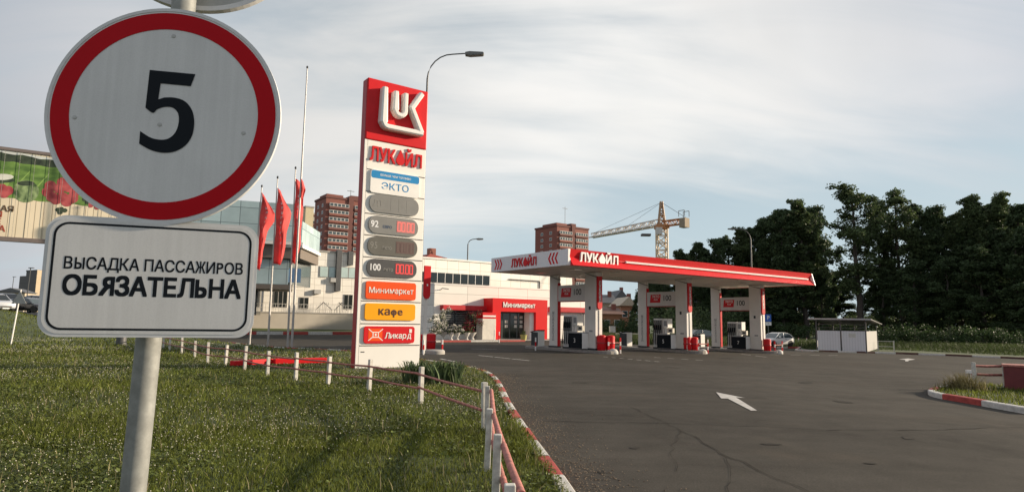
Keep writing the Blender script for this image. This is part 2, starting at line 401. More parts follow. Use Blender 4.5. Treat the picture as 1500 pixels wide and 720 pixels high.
kerb_w = mat('kerb_white', (.52, .50, .46), .8, var=.25, scale=7, bump=.2)
kerb_r = mat('kerb_red', (.36, .055, .045), .8, var=.3, scale=7, bump=.2)
def kerb(path, name='kerb', wd=.16, h=.13, seg=1.0, gap=.012, mats=(kerb_w, kerb_r)):
    pts = [Vector((p[0], p[1])) for p in path]; mb = MB()
    ds = [0]
    for a, b in zip(pts, pts[1:]): ds.append(ds[-1]+(b-a).length)
    def P(d):
        for i in range(len(pts)-1):
            if d <= ds[i+1] or i == len(pts)-2:
                t = (d-ds[i])/max(ds[i+1]-ds[i], 1e-6); p = pts[i].lerp(pts[i+1], t); dr = (pts[i+1]-pts[i]).normalized(); return p, Vector((-dr.y, dr.x))
    n = max(int(ds[-1]/seg), 1); s = ds[-1]/n
    for i in range(n):
        sub = 3; rings = []
        for j in range(sub+1):
            p, nn = P(min(i*s+gap/2+(s-gap)*j/sub, ds[-1])); z = gz(p.x, p.y); hh = h+.006*math.sin(i*2.1)
            a, b = p-nn*wd/2, p+nn*wd/2
            rings.append([(a.x, a.y, z-.1), (a.x, a.y, z+hh-.02), (a.x+nn.x*.02, a.y+nn.y*.02, z+hh), (b.x-nn.x*.02, b.y-nn.y*.02, z+hh), (b.x, b.y, z+hh-.02), (b.x, b.y, z-.1)])
        mb.loft(rings, i % 2)
    return tag(mb.build(name, list(mats)), kind='structure')
kerb([(p.x, p.y) for p in lawn_edge][:66])
# ------------------------------------------------------------------ painted markings, cracks
line_paint = mat('road_paint', (.46, .44, .41), .8, var=.3, scale=6)
def flat(name, polys, m, dz=.004):
    mb = MB()
    for P in polys: mb.add([(x, y, gz(x, y)+dz) for x, y in P], [list(range(len(P)))])
    return tag(mb.build(name, m), kind='structure')
def arrow(px_tip, px_tail, L_, hw=.42, hl=1.25, sw=.13):
    a, b = Vector(G(*px_tip)), Vector(G(*px_tail)); d = (a-b).normalized(); n = Vector((-d.y, d.x)); b = a-d*L_
    h = a-d*hl
    return [tuple(q) for q in (a, h+n*hw, h+n*sw, b+n*sw)]+[tuple(q) for q in (b-n*sw, h-n*sw, h-n*hw)]
flat('painted_arrow', [[G(1049, 574), G(1056.5, 583), G(1066, 583.2), G(1100, 600.8), G(1109, 600.8), G(1078, 581.5), G(1091, 582.3)][0:7]], line_paint)
flat('painted_arrow', [[G(1317, 525.5), G(1331, 524.5), G(1341, 526), G(1332, 527), G(1330, 528.6), G(1326, 528.6), G(1326, 526.6)]], line_paint)
def dashes(p0, p1, n, duty=.55, wd=.12):
    a, b = Vector(G(*p0)), Vector(G(*p1)); d = (b-a); nn = Vector((-d.y, d.x)).normalized()*wd/2; out = []
    for i in range(n):
        s, e = a+d*(i/n), a+d*((i+duty)/n); out.append([tuple(s-nn), tuple(e-nn), tuple(e+nn), tuple(s+nn)])
    return out
flat('lane_dashes', dashes((645, 525), (668, 529.5), 2, .8)+dashes((701, 520), (778, 528), 3, .9)+dashes((690, 510.5), (737, 511.5), 1, .8)+dashes((884, 522), (972, 530), 7, .55)
     + dashes((958, 523), (1040, 528), 4, .5)+dashes((1085, 518), (1130, 523.5), 2, .7)+dashes((1128, 519), (1240, 520), 4, .5)+dashes((430, 508), (478, 511.5), 2, .8), line_paint)
crack = mat('tar_crack', (.03, .027, .024), .9, var=.2, spec=.1)
def crack_path(pts, wd):
    P = [Vector(G(*p)) for p in pts]; Q = []
    for a, b in zip(P, P[1:]):
        n = max(int((b-a).length/.25), 1)
        for i in range(n): Q.append(a.lerp(b, i/n)+Vector((random.uniform(-.05, .05), random.uniform(-.05, .05))))
    Q.append(P[-1]); out = []
    for a, b in zip(Q, Q[1:]):
        d = (b-a).normalized(); nn = Vector((-d.y, d.x))*wd*random.uniform(.3, 1); out.append([tuple(a-nn), tuple(b-nn), tuple(b+nn), tuple(a+nn)])
    return out
flat('asphalt_crack', crack_path([(960, 612), (1000, 630), (1060, 664), (1120, 690), (1190, 722)], .011)+crack_path([(925, 595), (960, 612)], .012)+crack_path([(1060, 664), (1075, 690), (1068, 722)], .006)+crack_path([(1000, 630), (985, 652), (990, 690)], .005), crack, .003)
flat('asphalt_seam', crack_path([(790, 616), (900, 618), (1060, 622), (1210, 629), (1350, 629), (1510, 625)], .016), crack, .0035)

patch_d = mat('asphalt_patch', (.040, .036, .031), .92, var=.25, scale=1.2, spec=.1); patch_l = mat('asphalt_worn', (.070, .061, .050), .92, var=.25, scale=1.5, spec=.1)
def blob(px, py, rx, ry, an, seed):
    rd = random.Random(seed); cx, cy = G(px, py); out = []
    ph_ = [rd.uniform(0, 6.28) for _ in range(4)]
    for i in range(40):
        a = 2*math.pi*i/40; k = 1+.16*math.sin(2*a+ph_[0])+.12*math.sin(5*a+ph_[1])+.07*math.sin(9*a+ph_[2])+.05*math.sin(17*a+ph_[3]); x, y = rx*k*math.cos(a), ry*k*math.sin(a)
        out.append((cx+x*math.cos(an)-y*math.sin(an), cy+x*math.sin(an)+y*math.cos(an)))
    return out
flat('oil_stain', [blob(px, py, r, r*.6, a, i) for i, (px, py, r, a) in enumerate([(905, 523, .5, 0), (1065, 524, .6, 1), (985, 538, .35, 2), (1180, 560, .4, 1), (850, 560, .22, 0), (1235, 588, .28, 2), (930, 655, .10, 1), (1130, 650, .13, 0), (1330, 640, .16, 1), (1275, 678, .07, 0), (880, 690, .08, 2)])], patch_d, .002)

# ------------------------------------------------------------------ lawn grass
def in_poly_np(x, y, poly):
    c = np.zeros(len(x), bool); j = len(poly)-1
    for i in range(len(poly)):
        xi, yi = poly[i]; xj, yj = poly[j]
        if yi != yj: c ^= ((yi > y) != (yj > y)) & (x < (xj-xi)*(y-yi)/(yj-yi)+xi)
        j = i
    return c
def raw_mesh(name, co, loops, sizes, m):
    me = bpy.data.meshes.new(name); me.vertices.add(len(co)); me.vertices.foreach_set('co', co.astype(np.float32).ravel())
    me.loops.add(len(loops)); me.loops.foreach_set('vertex_index', loops.astype(np.int32))
    me.polygons.add(len(sizes)); st = np.concatenate([[0], np.cumsum(sizes)[:-1]]).astype(np.int32)
    me.polygons.foreach_set('loop_start', st); me.update(calc_edges=True); me.materials.append(m)
    return me
def blades(x, y, z, h, wd, lean=.5):
    n = len(x); a = rng.uniform(0, 2*np.pi, n); la = rng.uniform(0, 2*np.pi, n); ll = h*rng.uniform(.05, lean, n)
    ex, ey = np.cos(a)*wd/2, np.sin(a)*wd/2; lx, ly = np.cos(la)*ll, np.sin(la)*ll
    v = np.stack([np.stack([x-ex, y-ey, z], 1), np.stack([x+ex, y+ey, z], 1), np.stack([x+ex*.7+lx*.35, y+ey*.7+ly*.35, z+h*.6], 1),
                  np.stack([x-ex*.7+lx*.35, y-ey*.7+ly*.35, z+h*.6], 1), np.stack([x+lx, y+ly, z+h], 1)], 1).reshape(-1, 3)
    base = np.arange(n)[:, None]*5; lp = np.concatenate([base+np.array([0, 1, 2, 3]), base+np.array([3, 2, 4])], 1).ravel()
    return v, lp, np.tile([4, 3], n)
gzv = np.vectorize(gz)
def wobv(x, y): return .025*np.sin(x*1.3+y*.7)*np.sin(y*.9-x*.4)
def scatter(n, y0, y1, pw=1.0):
    y = y0+(y1-y0)*rng.random(n)**pw; x = rng.uniform(-1, .25, n)*y*.92
    x = np.where(x > 1.2, 1.2*rng.random(n), x)
    k = in_poly_np(x, y, lawn_poly); return x[k], y[k]
X, Y, H, WD = [], [], [], []
for n, y0, y1, h, wd in ((70000, 4.5, 10, .068, .008), (64000, 8, 16, .078, .012), (50000, 14, 28, .095, .020), (36000, 26, 62, .13, .04)):
    x, y = scatter(n, y0, y1); p = np.sin(x*.9+1)*np.sin(y*.8)+np.sin(x*.33+y*.27)*.9+.6*np.sin(x*2.3+y*1.7)
    X.append(x); Y.append(y); H.append(h*rng.uniform(.5, 1.25, len(x))*(1+.20*p)); WD.append(np.full(len(x), wd)*rng.uniform(.7, 1.3, len(x)))
X, Y, H, WD = map(np.concatenate, (X, Y, H, WD))
v, lp, sz = blades(X, Y, gzv(X, Y)+.10+wobv(X, Y)-.01, H, WD, .9)
grass = leafmat('grass_blades', (.112, .132, .022), .8, .4)
go = bpy.data.objects.new('lawn_grass', raw_mesh('lawn_grass', v, lp, sz, grass)); C.objects.link(go); tag(go, 'patchy green grass of the sloping lawn', None, None, 'stuff')
# low clover and plantain leaves between the blades, in drifts
x, y = scatter(150000, 4.5, 30, .95); p = np.sin(x*1.1+.5)*np.sin(y*.9+2)+.7*np.sin(x*2.6-y*1.9)+.5*np.sin(x*.45+y*.6); k = rng.random(len(x)) < np.clip(.35+.5*p, .04, 1); x, y = x[k], y[k]; n = len(x)
c_ = np.stack([x, y, gzv(x, y)+.10+rng.uniform(.015, .075, n)], 1); a = rng.normal(size=(n, 3))*np.array([1, 1, .35]); a /= np.linalg.norm(a, axis=1)[:, None]; b = np.cross(a, np.array([0, 0, 1.])+rng.normal(size=(n, 3))*.35); b /= np.linalg.norm(b, axis=1)[:, None]
s_l = (rng.uniform(.010, .024, n)*(1+y/26))[:, None]; v = np.stack([c_-a*s_l, c_+b*s_l*.75, c_+a*s_l, c_-b*s_l*.75], 1).reshape(-1, 3)
o = bpy.data.objects.new('lawn_clover', raw_mesh('lawn_clover', v, np.arange(n*4), np.full(n, 4), leafmat('clover_leaves', (.105, .130, .034), .6, .3))); C.objects.link(o); tag(o, 'low clover leaves spread in drifts through the lawn', None, None, 'stuff')
# dry stalks and white clover heads
x, y = scatter(9000, 4.5, 32, .8); p = np.sin(x*.9+1)*np.sin(y*.8)+np.sin(x*.33+y*.27); k = rng.random(len(x)) < .35+.4*(p < 0); x, y = x[k], y[k]
v, lp, sz = blades(x, y, gzv(x, y)+.09, rng.uniform(.10, .24, len(x)), rng.uniform(.005, .012, len(x))*(1+y/30), .7)
so = bpy.data.objects.new('dry_grass', raw_mesh('dry_grass', v, lp, sz, leafmat('dry_stalks', (.22, .19, .10), .4, .3))); C.objects.link(so); tag(so, 'dry pale stalks scattered through the lawn', None, None, 'stuff')
x, y = scatter(30000, 4.5, 40, .85); p = np.sin(x*.8+2)*np.sin(y*.6)+.8*np.sin(x*.4-y*.3); k = rng.random(len(x)) < np.clip(.4+.55*p, .02, 1); x, y = x[k], y[k]
r = rng.uniform(.003, .0065, len(x))*(1+y/14); z = gzv(x, y)+.10+rng.uniform(.05, .10, len(x)); n = len(x)
oc = np.array([(1,0,0),(0,1,0),(-1,0,0),(0,-1,0),(0,0,1),(0,0,-1)]); v = (np.stack([x, y, z], 1)[:, None]+oc[None]*r[:, None, None]).reshape(-1, 3)
fc = np.array([(0,1,4),(1,2,4),(2,3,4),(3,0,4),(1,0,5),(2,1,5),(3,2,5),(0,3,5)]).ravel(); lp = (np.arange(n)[:, None]*6+fc).ravel()
fo = bpy.data.objects.new('clover_flowers', raw_mesh('clover_flowers', v, lp, np.full(n*8, 3), mat('clover_white', (.40, .38, .29), .8, var=0, island=.5))); C.objects.link(fo); tag(fo, 'small white clover heads dotted over the lawn', None, None, 'stuff')

# grit and crumbs of gravel swept against the kerb
n = 5200; t_ = rng.random(n)*38; e = np.array([(p.x, p.y) for p in lawn_edge]); k = np.clip(t_.astype(int), 0, len(e)-2); q = e[k]+(e[k+1]-e[k])*(t_-k)[:, None]
off = .12+np.abs(rng.normal(0, .42, n)); x, y = q[:, 0]+off, q[:, 1]+rng.normal(0, .1, n); r = rng.uniform(.003, .011, n)
v = (np.stack([x, y, gzv(x, y)+r*.3], 1)[:, None]+oc[None]*(r[:, None]*rng.uniform(.6, 1.2, (n, 3)))[:, None]).reshape(-1, 3); lp = (np.arange(n)[:, None]*6+fc).ravel()
o = bpy.data.objects.new('kerb_grit', raw_mesh('kerb_grit', v, lp, np.full(n*8, 3), mat('grit', (.16, .125, .09), .9, var=0, island=.6))); C.objects.link(o); tag(o, 'brown grit and gravel crumbs swept along the near kerb', None, None, 'stuff')

# ------------------------------------------------------------------ trees and bushes
bark = mat('bark', (.06, .05, .042), .9, var=.3, scale=5, bump=.5)
leaf_dark = leafmat('leaves_dark', (.058, .088, .038), .5, .35)
leaf_mid = leafmat('leaves_mid', (.074, .104, .042), .5, .35)
def leaf_cloud(cen, rad, per, size, flat_=.75):
    cen = np.array(cen); rad = np.array(rad); n = len(cen)*per
    c = np.repeat(cen, per, 0); rr = np.repeat(rad, per)
    d = rng.normal(size=(n, 3)); d /= np.linalg.norm(d, axis=1)[:, None]; p = c+d*(rr*rng.random(n)**.45)[:, None]*np.array([1, 1, flat_])
    a = rng.normal(size=(n, 3)); a /= np.linalg.norm(a, axis=1)[:, None]; b = np.cross(a, rng.normal(size=(n, 3))); b /= np.linalg.norm(b, axis=1)[:, None]
    s = size*rng.uniform(.6, 1.3, n)[:, None]
    v = np.stack([p-a*s*.5, p+b*s*.32, p+a*s*.5, p-b*s*.32], 1).reshape(-1, 3)
    return v, np.arange(n*4), np.full(n, 4)
def make_tree(h, spread, seed, m, kind='broad', per=105, leaf=.28, base=.22):
    global rng
    rng = np.random.default_rng(seed); rd = random.Random(seed)
    tr = MB(); path = [Vector((0, 0, -.3))]; dx_, dy_ = rd.uniform(-.03, .03), rd.uniform(-.03, .03)
    for i in range(1, 9): path.append(Vector((dx_*h*i/8+rd.uniform(-.12, .12), dy_*h*i/8+rd.uniform(-.12, .12), h*.93*i/8)))
    r0 = h*.014+.06; tr.tube(path, [r0*(1-.85*i/8) for i in range(9)], 7)
    cen, rad = [], []
    nb = 34 if kind == 'broad' else 40
    for i in range(nb):
        t = base+(1-base)*(i+rd.random())/nb; k = min(int(t*8), 7); p = path[k].lerp(path[k+1], t*8-k)
        az = rd.uniform(0, 2*math.pi)
        if kind == 'broad': ln = spread*(.35+.65*math.sin(math.pi*min(max((t-base)/(1-base), .05), 1)**.75))*rd.uniform(.55, 1.1)*(1.1-.35*t); up = rd.uniform(.3, 1.0)
        elif kind == 'poplar': ln = spread*(.5+.5*math.sin(math.pi*((t-base)/(1-base))**.6))*rd.uniform(.5, 1.15)*(1.15-.5*t); up = rd.uniform(.9, 1.7)
        else: ln = spread*(1.05-(t-base)/(1-base))*rd.uniform(.7, 1.1); up = rd.uniform(.0, .35)
        d = Vector((math.cos(az), math.sin(az), up)).normalized(); q = p+d*ln
        mid = p.lerp(q, .5)+Vector((0, 0, ln*.06)); tr.tube([p, mid, q], [max(.02, r0*.32*(1-t*.6)), max(.015, r0*.2*(1-t*.6)), .012], 5, caps=False)
        for s in ((.45, .5), (.75, .55), (1.0, .5)):
            if rd.random() < .93: cen.append(p.lerp(q, s[0])+Vector((rd.uniform(-.5, .5), rd.uniform(-.5, .5), rd.uniform(-.3, .5)))); rad.append(spread*s[1]*rd.uniform(.26, .52))
        for _ in range(4): cen.append(q+Vector((rd.gauss(0, .32), rd.gauss(0, .32), rd.gauss(.05, .35)))); rad.append(spread*rd.uniform(.09, .19))
    top = path[-1]
    for _ in range(7): cen.append(top+Vector((rd.gauss(0, .3), rd.gauss(0, .3), rd.uniform(-.8, h*.035)))); rad.append(spread*rd.uniform(.08, .18))
    v, lp, sz = leaf_cloud([tuple(c) for c in cen], rad, per, leaf)
    root = bpy.data.objects.new('tree', None); C.objects.link(root)
    tr.build('trunk', bark, root, smooth=True)
    cr = bpy.data.objects.new('crown', raw_mesh('crown', v, lp, sz, m)); C.objects.link(cr); cr.parent = root
    return root, h
PROTO = [make_tree(19, 3.6, 11, leaf_dark, 'broad'), make_tree(21, 3.0, 12, leaf_mid, 'poplar', per=95), make_tree(17, 3.8, 13, leaf_dark, 'broad', base=.12),
         make_tree(21, 3.9, 14, leaf_mid, 'broad', per=58, base=.3), make_tree(14, 3.2, 15, leaf_dark, 'conifer', base=.08), make_tree(20, 3.4, 16, leaf_dark, 'poplar', per=98, base=.12)]
used = [False]*len(PROTO)
def plant(k, px, topy, Y, label, group, sx=1.0, name=None, x=None):
    root, h = PROTO[k]
    x = AY(px, 460, Y)[0] if x is None else x
    ztop = AY(px, topy, Y)[2]; z0 = gz(x, Y); s = (ztop-z0)/h
    loc = (x, Y, z0); rz = random.uniform(0, 6.28)
    if not used[k]: o = root; used[k] = True; o.location = loc; o.rotation_euler = (0, 0, rz); o['label'] = label
    else: o = dup(root, loc, rz, label)
    o.scale = (s*sx, s*sx, s); o['category'] = 'tree'; o['group'] = group
    return o
GT = 'trees along the dark treeline'
front_trees = [  # kind, px, top y, distance, label, width
    (2, 1000, 366, 96, 'low bushy tree rising just over the canopy roof beside the crane', 1.0), (0, 1022, 352, 92, 'dark tree with pointed top right of the crane mast', .85),
    (5, 1052, 348, 90, 'round dark tree left of the street lamp above the canopy', 1.0), (1, 1092, 330, 92, 'dark tree behind the street lamp above the canopy roof', 1.1),
    (5, 1122, 318, 90, 'broad dark tree right of the street lamp', .9), (5, 1148, 304, 88, 'slim dark tree between the street lamp and the gap in the treeline', 1.0),
    (1, 1180, 288, 88, 'tall dark tree just left of the bright gap in the treeline', 1.1), (5, 1196, 300, 92, 'dark tree above the right end of the canopy', .9),
    (3, 1262, 266, 84, 'tallest loose tree standing right of the bright gap', 1.15), (3, 1322, 272, 86, 'thin tall tree with see-through crown behind the white shed', 1.0),
    (1, 1292, 290, 90, 'slender tree filling in behind the two tallest loose trees', .9), (5, 1376, 300, 84, 'mid height tree right of the see-through tall tree', .95),
    (1, 1408, 308, 82, 'dark rounded tree left of the twin pointed crowns', .9), (1, 1432, 282, 80, 'left one of the twin pointed crowns at the right', .9),
    (1, 1470, 280, 80, 'right one of the twin pointed crowns at the right', .95), (0, 1502, 296, 74, 'big dark tree cut by the right edge of the picture', 1.0)]
for k, px, ty, Y, lab, sx in front_trees: plant(k, px, ty, Y*1.22, lab, GT, sx*1.12)
for i, (k, px, ty, Y, sx) in enumerate([(2, 1010, 372, 120, 1.3), (0, 1037, 362, 118, 1.2), (2, 1072, 346, 118, 1.2), (0, 1108, 330, 116, 1.1), (2, 1136, 318, 116, 1.1), (0, 1165, 303, 114, 1.1), (2, 1200, 312, 116, 1.0), (0, 1352, 296, 112, 1.2), (2, 1392, 312, 110, 1.2), (0, 1450, 296, 106, 1.2), (2, 1487, 296, 104, 1.2)]): plant(k, px, ty, Y, 'rounded dark tree filling the treeline between its taller neighbours', 'filling trees of the treeline', sx)
for i, (k, px, ty, Y, sx) in enumerate([(2, 1340, 380, 74, 1.5), (0, 1390, 375, 72, 1.4), (2, 1440, 360, 70, 1.4), (2, 1490, 345, 68, 1.4), (0, 1295, 390, 78, 1.3), (2, 1205, 400, 82, 1.1), (4, 1150, 395, 82, 1.3), (2, 1085, 400, 84, 1.2), (4, 1030, 405, 84, 1.3), (2, 965, 408, 92, 1.1),
                                       (0, 1420, 335, 76, 1.2), (2, 1465, 330, 74, 1.2), (4, 1515, 370, 66, 1.4), (2, 1360, 345, 80, 1.2), (0, 1120, 375, 86, 1.2), (2, 1060, 385, 88, 1.2)]):
    plant(k, px, ty, Y*1.3, 'dense dark lower tree massed under the tall crowns of the treeline', 'lower trees massed in the treeline', sx)
for i in range(20):
    px = 950+i*31; plant((2, 4, 0, 5)[i % 4], px+random.uniform(-8, 8), (418 if px < 1150 else 398)-random.uniform(0, 26), 142+random.uniform(-6, 10), 'far dark tree closing the gaps behind the treeline', 'far trees behind the treeline', 1.5)
plant(0, 1545, 300, 96, 'dark tree of the treeline cut off by the right edge', GT)
rng = np.random.default_rng(99)
def bush(name, px, py, r, h, m, label, group=None, n=16, per=90, leaf=.22, Y=None):
    x, y = G(px, py); z = gz(x, y)
    cen = [(random.gauss(0, r*.5), random.gauss(0, r*.35), random.uniform(.15, .8)*h) for _ in range(n)]; rad = [r*random.uniform(.25, .5) for _ in cen]
    v, lp, sz = leaf_cloud(cen, rad, per, leaf)
    o = bpy.data.objects.new(name, raw_mesh(name, v, lp, sz, m)); C.objects.link(o); o.location = (x, y, z); tag(o, label, 'bush', group); return o
undergrowth = leafmat('undergrowth_leaves', (.040, .066, .022), .45, .3)
for i, px in enumerate([985, 1030, 1080, 1178, 1215, 1245, 1300, 1345, 1385, 1420, 1455, 1495, 1535]):
    bush('shrub', px, 500 if px < 1290 else 508+(px-1300)*.02, 2.6, 2.6, undergrowth, 'weedy green shrub at the foot of the dark treeline', 'shrubs along the foot of the treeline', per=110)
for i, px in enumerate(range(1000, 1540, 36)): bush('shrub', px+random.uniform(-6, 6), 496 if px < 1290 else 500+(px-1300)*.02, 4.2, 5.0, leaf_mid, 'tall dark shrub between the trunks of the treeline', 'tall shrubs between the trunks', n=26, per=110, leaf=.34)
# tall grass strip behind the far kerb
n = 42000; px = rng.uniform(860, 1530, n); t = rng.random(n); A_ = np.array([[G(p, 515+max(p-1300, 0)*.045-2) for p in np.arange(860, 1531, 5)]])[0]
idx = np.clip(((px-860)/5).astype(int), 0, len(A_)-1); bx, by = A_[idx, 0], A_[idx, 1]; dn = np.hypot(bx, by); dd = 1.0+t*18+np.where(px < 1188, 13., 0)
x, y = bx+bx/dn*dd+rng.normal(0, .3, n), by+by/dn*dd+rng.normal(0, .3, n)
v, lp, sz = blades(x, y, gzv(x, y)-.07, rng.uniform(.12, .4, n)+np.clip(dd-4, 0, 6)*.10, rng.uniform(.03, .07, n), .7)
o = bpy.data.objects.new('verge_grass', raw_mesh('verge_grass', v, lp, sz, leafmat('verge_blades', (.060, .082, .026), .4, .35))); C.objects.link(o); tag(o, 'rough tall grass on the verge in front of the trees', None, None, 'stuff')
# iris-like plant at the pylon's foot
def strap_plant(name, px, py, label, w_, h, n, m):
    x, y = G(px, py); mb = MB(); rd = random.Random(5)
    for _ in range(n):
        bx, by = rd.uniform(-w_, w_), rd.gauss(0, w_*.35); a = rd.uniform(0, 6.28); hh = h*rd.uniform(.6, 1.15); ln = rd.uniform(.1, .45)*hh; dx_, dy_ = math.cos(a), math.sin(a); wd = .022
        pts = [(bx, by, 0, wd), (bx+dx_*ln*.3, by+dy_*ln*.3, hh*.5, wd*1.2), (bx+dx_*ln*.8, by+dy_*ln*.8, hh*.86, wd*.9), (bx+dx_*ln*1.25, by+dy_*ln*1.25, hh*.9, .003)]
        vs = []
        for q in pts: vs += [(q[0]-dy_*q[3], q[1]+dx_*q[3], q[2]), (q[0]+dy_*q[3], q[1]-dx_*q[3], q[2])]
        mb.add(vs, [(0, 1, 3, 2), (2, 3, 5, 4), (4, 5, 7, 6)])
    return tag(mb.build(name, m, loc=(x, y, gz(x, y)+.10)), label, 'plant')
strap_plant('leafy_plant', 634, 566, 'clump of strap-leaved plants at the foot of the price pylon', .74, .56, 460, leafmat('strap_leaves', (.085, .12, .05), .4, .3))

# ------------------------------------------------------------------ speed limit sign in the foreground
AL = R(7)
bx, by, bz = AY(242, 168, 1.66)                        # centre of the disc
pole_top = Vector(AY(271, -12, 1.74)); pole_low = Vector(AY(194, 720, 1.74))
dirp = (pole_top-pole_low).normalized(); foot = pole_low-dirp*((pole_low.z-.1)/dirp.z); ptop = pole_top+dirp*.35
sg = thing('speed_limit_sign', 'round white 5 sign with red ring and white plate below on a grey steel pole', 'road sign', tuple(foot))
MB().tube([(0, 0, -.1), tuple(ptop-foot)], .0315, 28).build('pole', steel, sg, smooth=True)
sign_white = mat('reflective_white', (.60, .60, .60), .5, var=0)
def refl(n, l, b):                                     # retro-reflective sheeting: fine vertical bands and a cell pattern
    t = n.new('ShaderNodeTexCoord'); wv = n.new('ShaderNodeTexNoise'); mpn = n.new('ShaderNodeMapping'); mpn.inputs['Scale'].default_value = (60, 60, 1.5); l.new(t.outputs['Object'], mpn.inputs[0]); l.new(mpn.outputs[0], wv.inputs['Vector']); wv.inputs['Scale'].default_value = 1.2; wv.inputs['Detail'].default_value = 2
    v2 = n.new('ShaderNodeTexVoronoi'); v2.inputs['Scale'].default_value = 260; l.new(t.outputs['Object'], v2.inputs['Vector'])
    sm = n.new('ShaderNodeTexNoise'); sm.inputs['Scale'].default_value = 6; sm.inputs['Detail'].default_value = 5; l.new(t.outputs['Object'], sm.inputs['Vector'])
    def rg(o, a, c, lo_, hi):
        r = n.new('ShaderNodeMapRange'); l.new(o, r.inputs[0]); r.inputs[1].default_value = a; r.inputs[2].default_value = c; r.inputs[3].default_value = lo_; r.inputs[4].default_value = hi; return r.outputs[0]
    m1 = n.new('ShaderNodeMath'); m1.operation = 'MULTIPLY'; l.new(rg(wv.outputs['Fac'], .3, .7, .955, 1.035), m1.inputs[0]); l.new(rg(v2.outputs['Distance'], 0, .6, .96, 1.04), m1.inputs[1])
    m2 = n.new('ShaderNodeMath'); m2.operation = 'MULTIPLY'; l.new(m1.outputs[0], m2.inputs[0]); l.new(rg(sm.outputs['Fac'], .35, .7, .95, 1.03), m2.inputs[1])
    v = n.new('ShaderNodeVectorMath'); v.operation = 'SCALE'; v.inputs[0].default_value = (.60, .595, .585); l.new(m2.outputs[0], v.inputs['Scale']); l.new(v.outputs[0], b.inputs['Base Color'])
wire(sign_white, refl)
rim_m = mat('sign_rim', (.60, .60, .60), .5, var=.08, scale=20)
S = Matrix.Translation(Vector((bx, by, bz))-foot) @ Matrix.Rotation(AL, 4, 'Z') @ Matrix.Rotation(R(0), 4, 'X')
def on_sign(mb, name, m, smooth=False, par=None, off=None):
    M = S @ off if off else S
    mb.v = [tuple(M @ Vector(p)) for p in mb.v]; return mb.build(name, m, par or sg, smooth)
def ring(r0, r1, y0, y1, k=96):
    mb = MB(); P = []
    for i in range(k):
        a = 2*math.pi*i/k; c, s = math.cos(a), math.sin(a); P.append([(r0*c, y0, r0*s), (r1*c, y0, r1*s), (r1*c, y1, r1*s), (r0*c, y1, r0*s)])
    for i in range(k): j = (i+1) % k; mb.add(P[i]+P[j], [(0, 1, 5, 4), (1, 2, 6, 5), (2, 3, 7, 6), (3, 0, 4, 7)])
    return mb
def disc(r, y0, y1, k=96): return MB().prism([(r*math.cos(2*math.pi*i/k), r*math.sin(2*math.pi*i/k)) for i in range(k)], y0, y1, axis='y')
RD = .300
dk = on_sign(disc(RD*.975, 0, .006), 'sign_disc', sign_white)
on_sign(ring(RD*.972, RD, -.0015, .010), 'rim', rim_m, par=sg)
on_sign(ring(RD*.80, RD*.955, -.0012, -.0002), 'red_ring', sign_red)
# the numeral, drawn as a heavy outlined 5
five = [(-.067, .122), (.064, .118), (.053, .086), (-.033, .089), (-.036, .047)]
bowl_o = [(-.020, .053), (.010, .054), (.040, .046), (.062, .024), (.071, -.006), (.068, -.040), (.052, -.066), (.024, -.083), (-.008, -.088), (-.044, -.083), (-.079, -.068)]
bowl_i = [(-.079, -.036), (-.046, -.052), (-.012, -.055), (.010, -.046), (.023, -.028), (.027, -.004), (.022, .016), (.006, .028), (-.015, .029), (-.036, .022), (-.048, .012), (-.070, .024)]
def as_poly(pts): return pts
mb = MB(); sm_ = lambda pts: [(p.x, p.y) for p in smooth_path([(x, z, 0) for x, z in pts], 5)]
P = [(x*.90+.012, z*1.08-.010) for x, z in five+sm_(bowl_o)+sm_(bowl_i)]
from mathutils.geometry import tessellate_polygon
tri = tessellate_polygon([[Vector((x, z, 0)) for x, z in P]])
mb.add([(x, -.0014, z) for x, z in P], [tuple(t) for t in tri]); on_sign(mb, 'numeral', black)
# plate below
PL = Matrix.Translation((.008, -.006, -.441)) @ Matrix.Rotation(R(12), 4, 'Z')
pw, ph = .495, .305
on_sign(MB().prism(rrect(pw, ph, .045, 8), 0, .004, axis='y'), 'plate', rim_m, off=PL)
on_sign(MB().prism(rrect(pw-.016, ph-.016, .040, 8), -.001, 0, axis='y'), 'plate_face', sign_white, off=PL)
P0, P1 = rrect(pw-.034, ph-.034, .034, 8), rrect(pw-.045, ph-.045, .029, 8); mb = MB(); n = len(P0)
mb.add([(x, -.0013, z) for x, z in P0]+[(x, -.0013, z) for x, z in P1], [(i, (i+1) % n, n+(i+1) % n, n+i) for i in range(n)]); on_sign(mb, 'plate_border', black, off=PL)
for s_, z, size, wd in (('ВЫСАДКА ПАССАЖИРОВ', .032, .042, .415), ('ОБЯЗАТЕЛЬНА', -.024, .066, .413)):
    t = text('lettering', s_, size, black, sg, (0, 0, 0), depth=.00005, bold=.016 if size < .05 else .032)
    co = np.array([q.co for q in t.data.vertices]); sc_ = wd/(co[:, 0].max()-co[:, 0].min()); cx = (co[:, 0].max()+co[:, 0].min())/2
    t.data.transform(S @ PL @ Matrix.Translation((.005, -.00135, z)) @ Matrix.Diagonal((sc_, 1, 1, 1)) @ Matrix.Translation((-cx, 0, 0)))
for z in (.12, -.12, -.34, -.51):
    mb = MB(); mb.box(-.09, .09, .014, .03, z-.014, z+.014); on_sign(mb, 'bracket', steel)
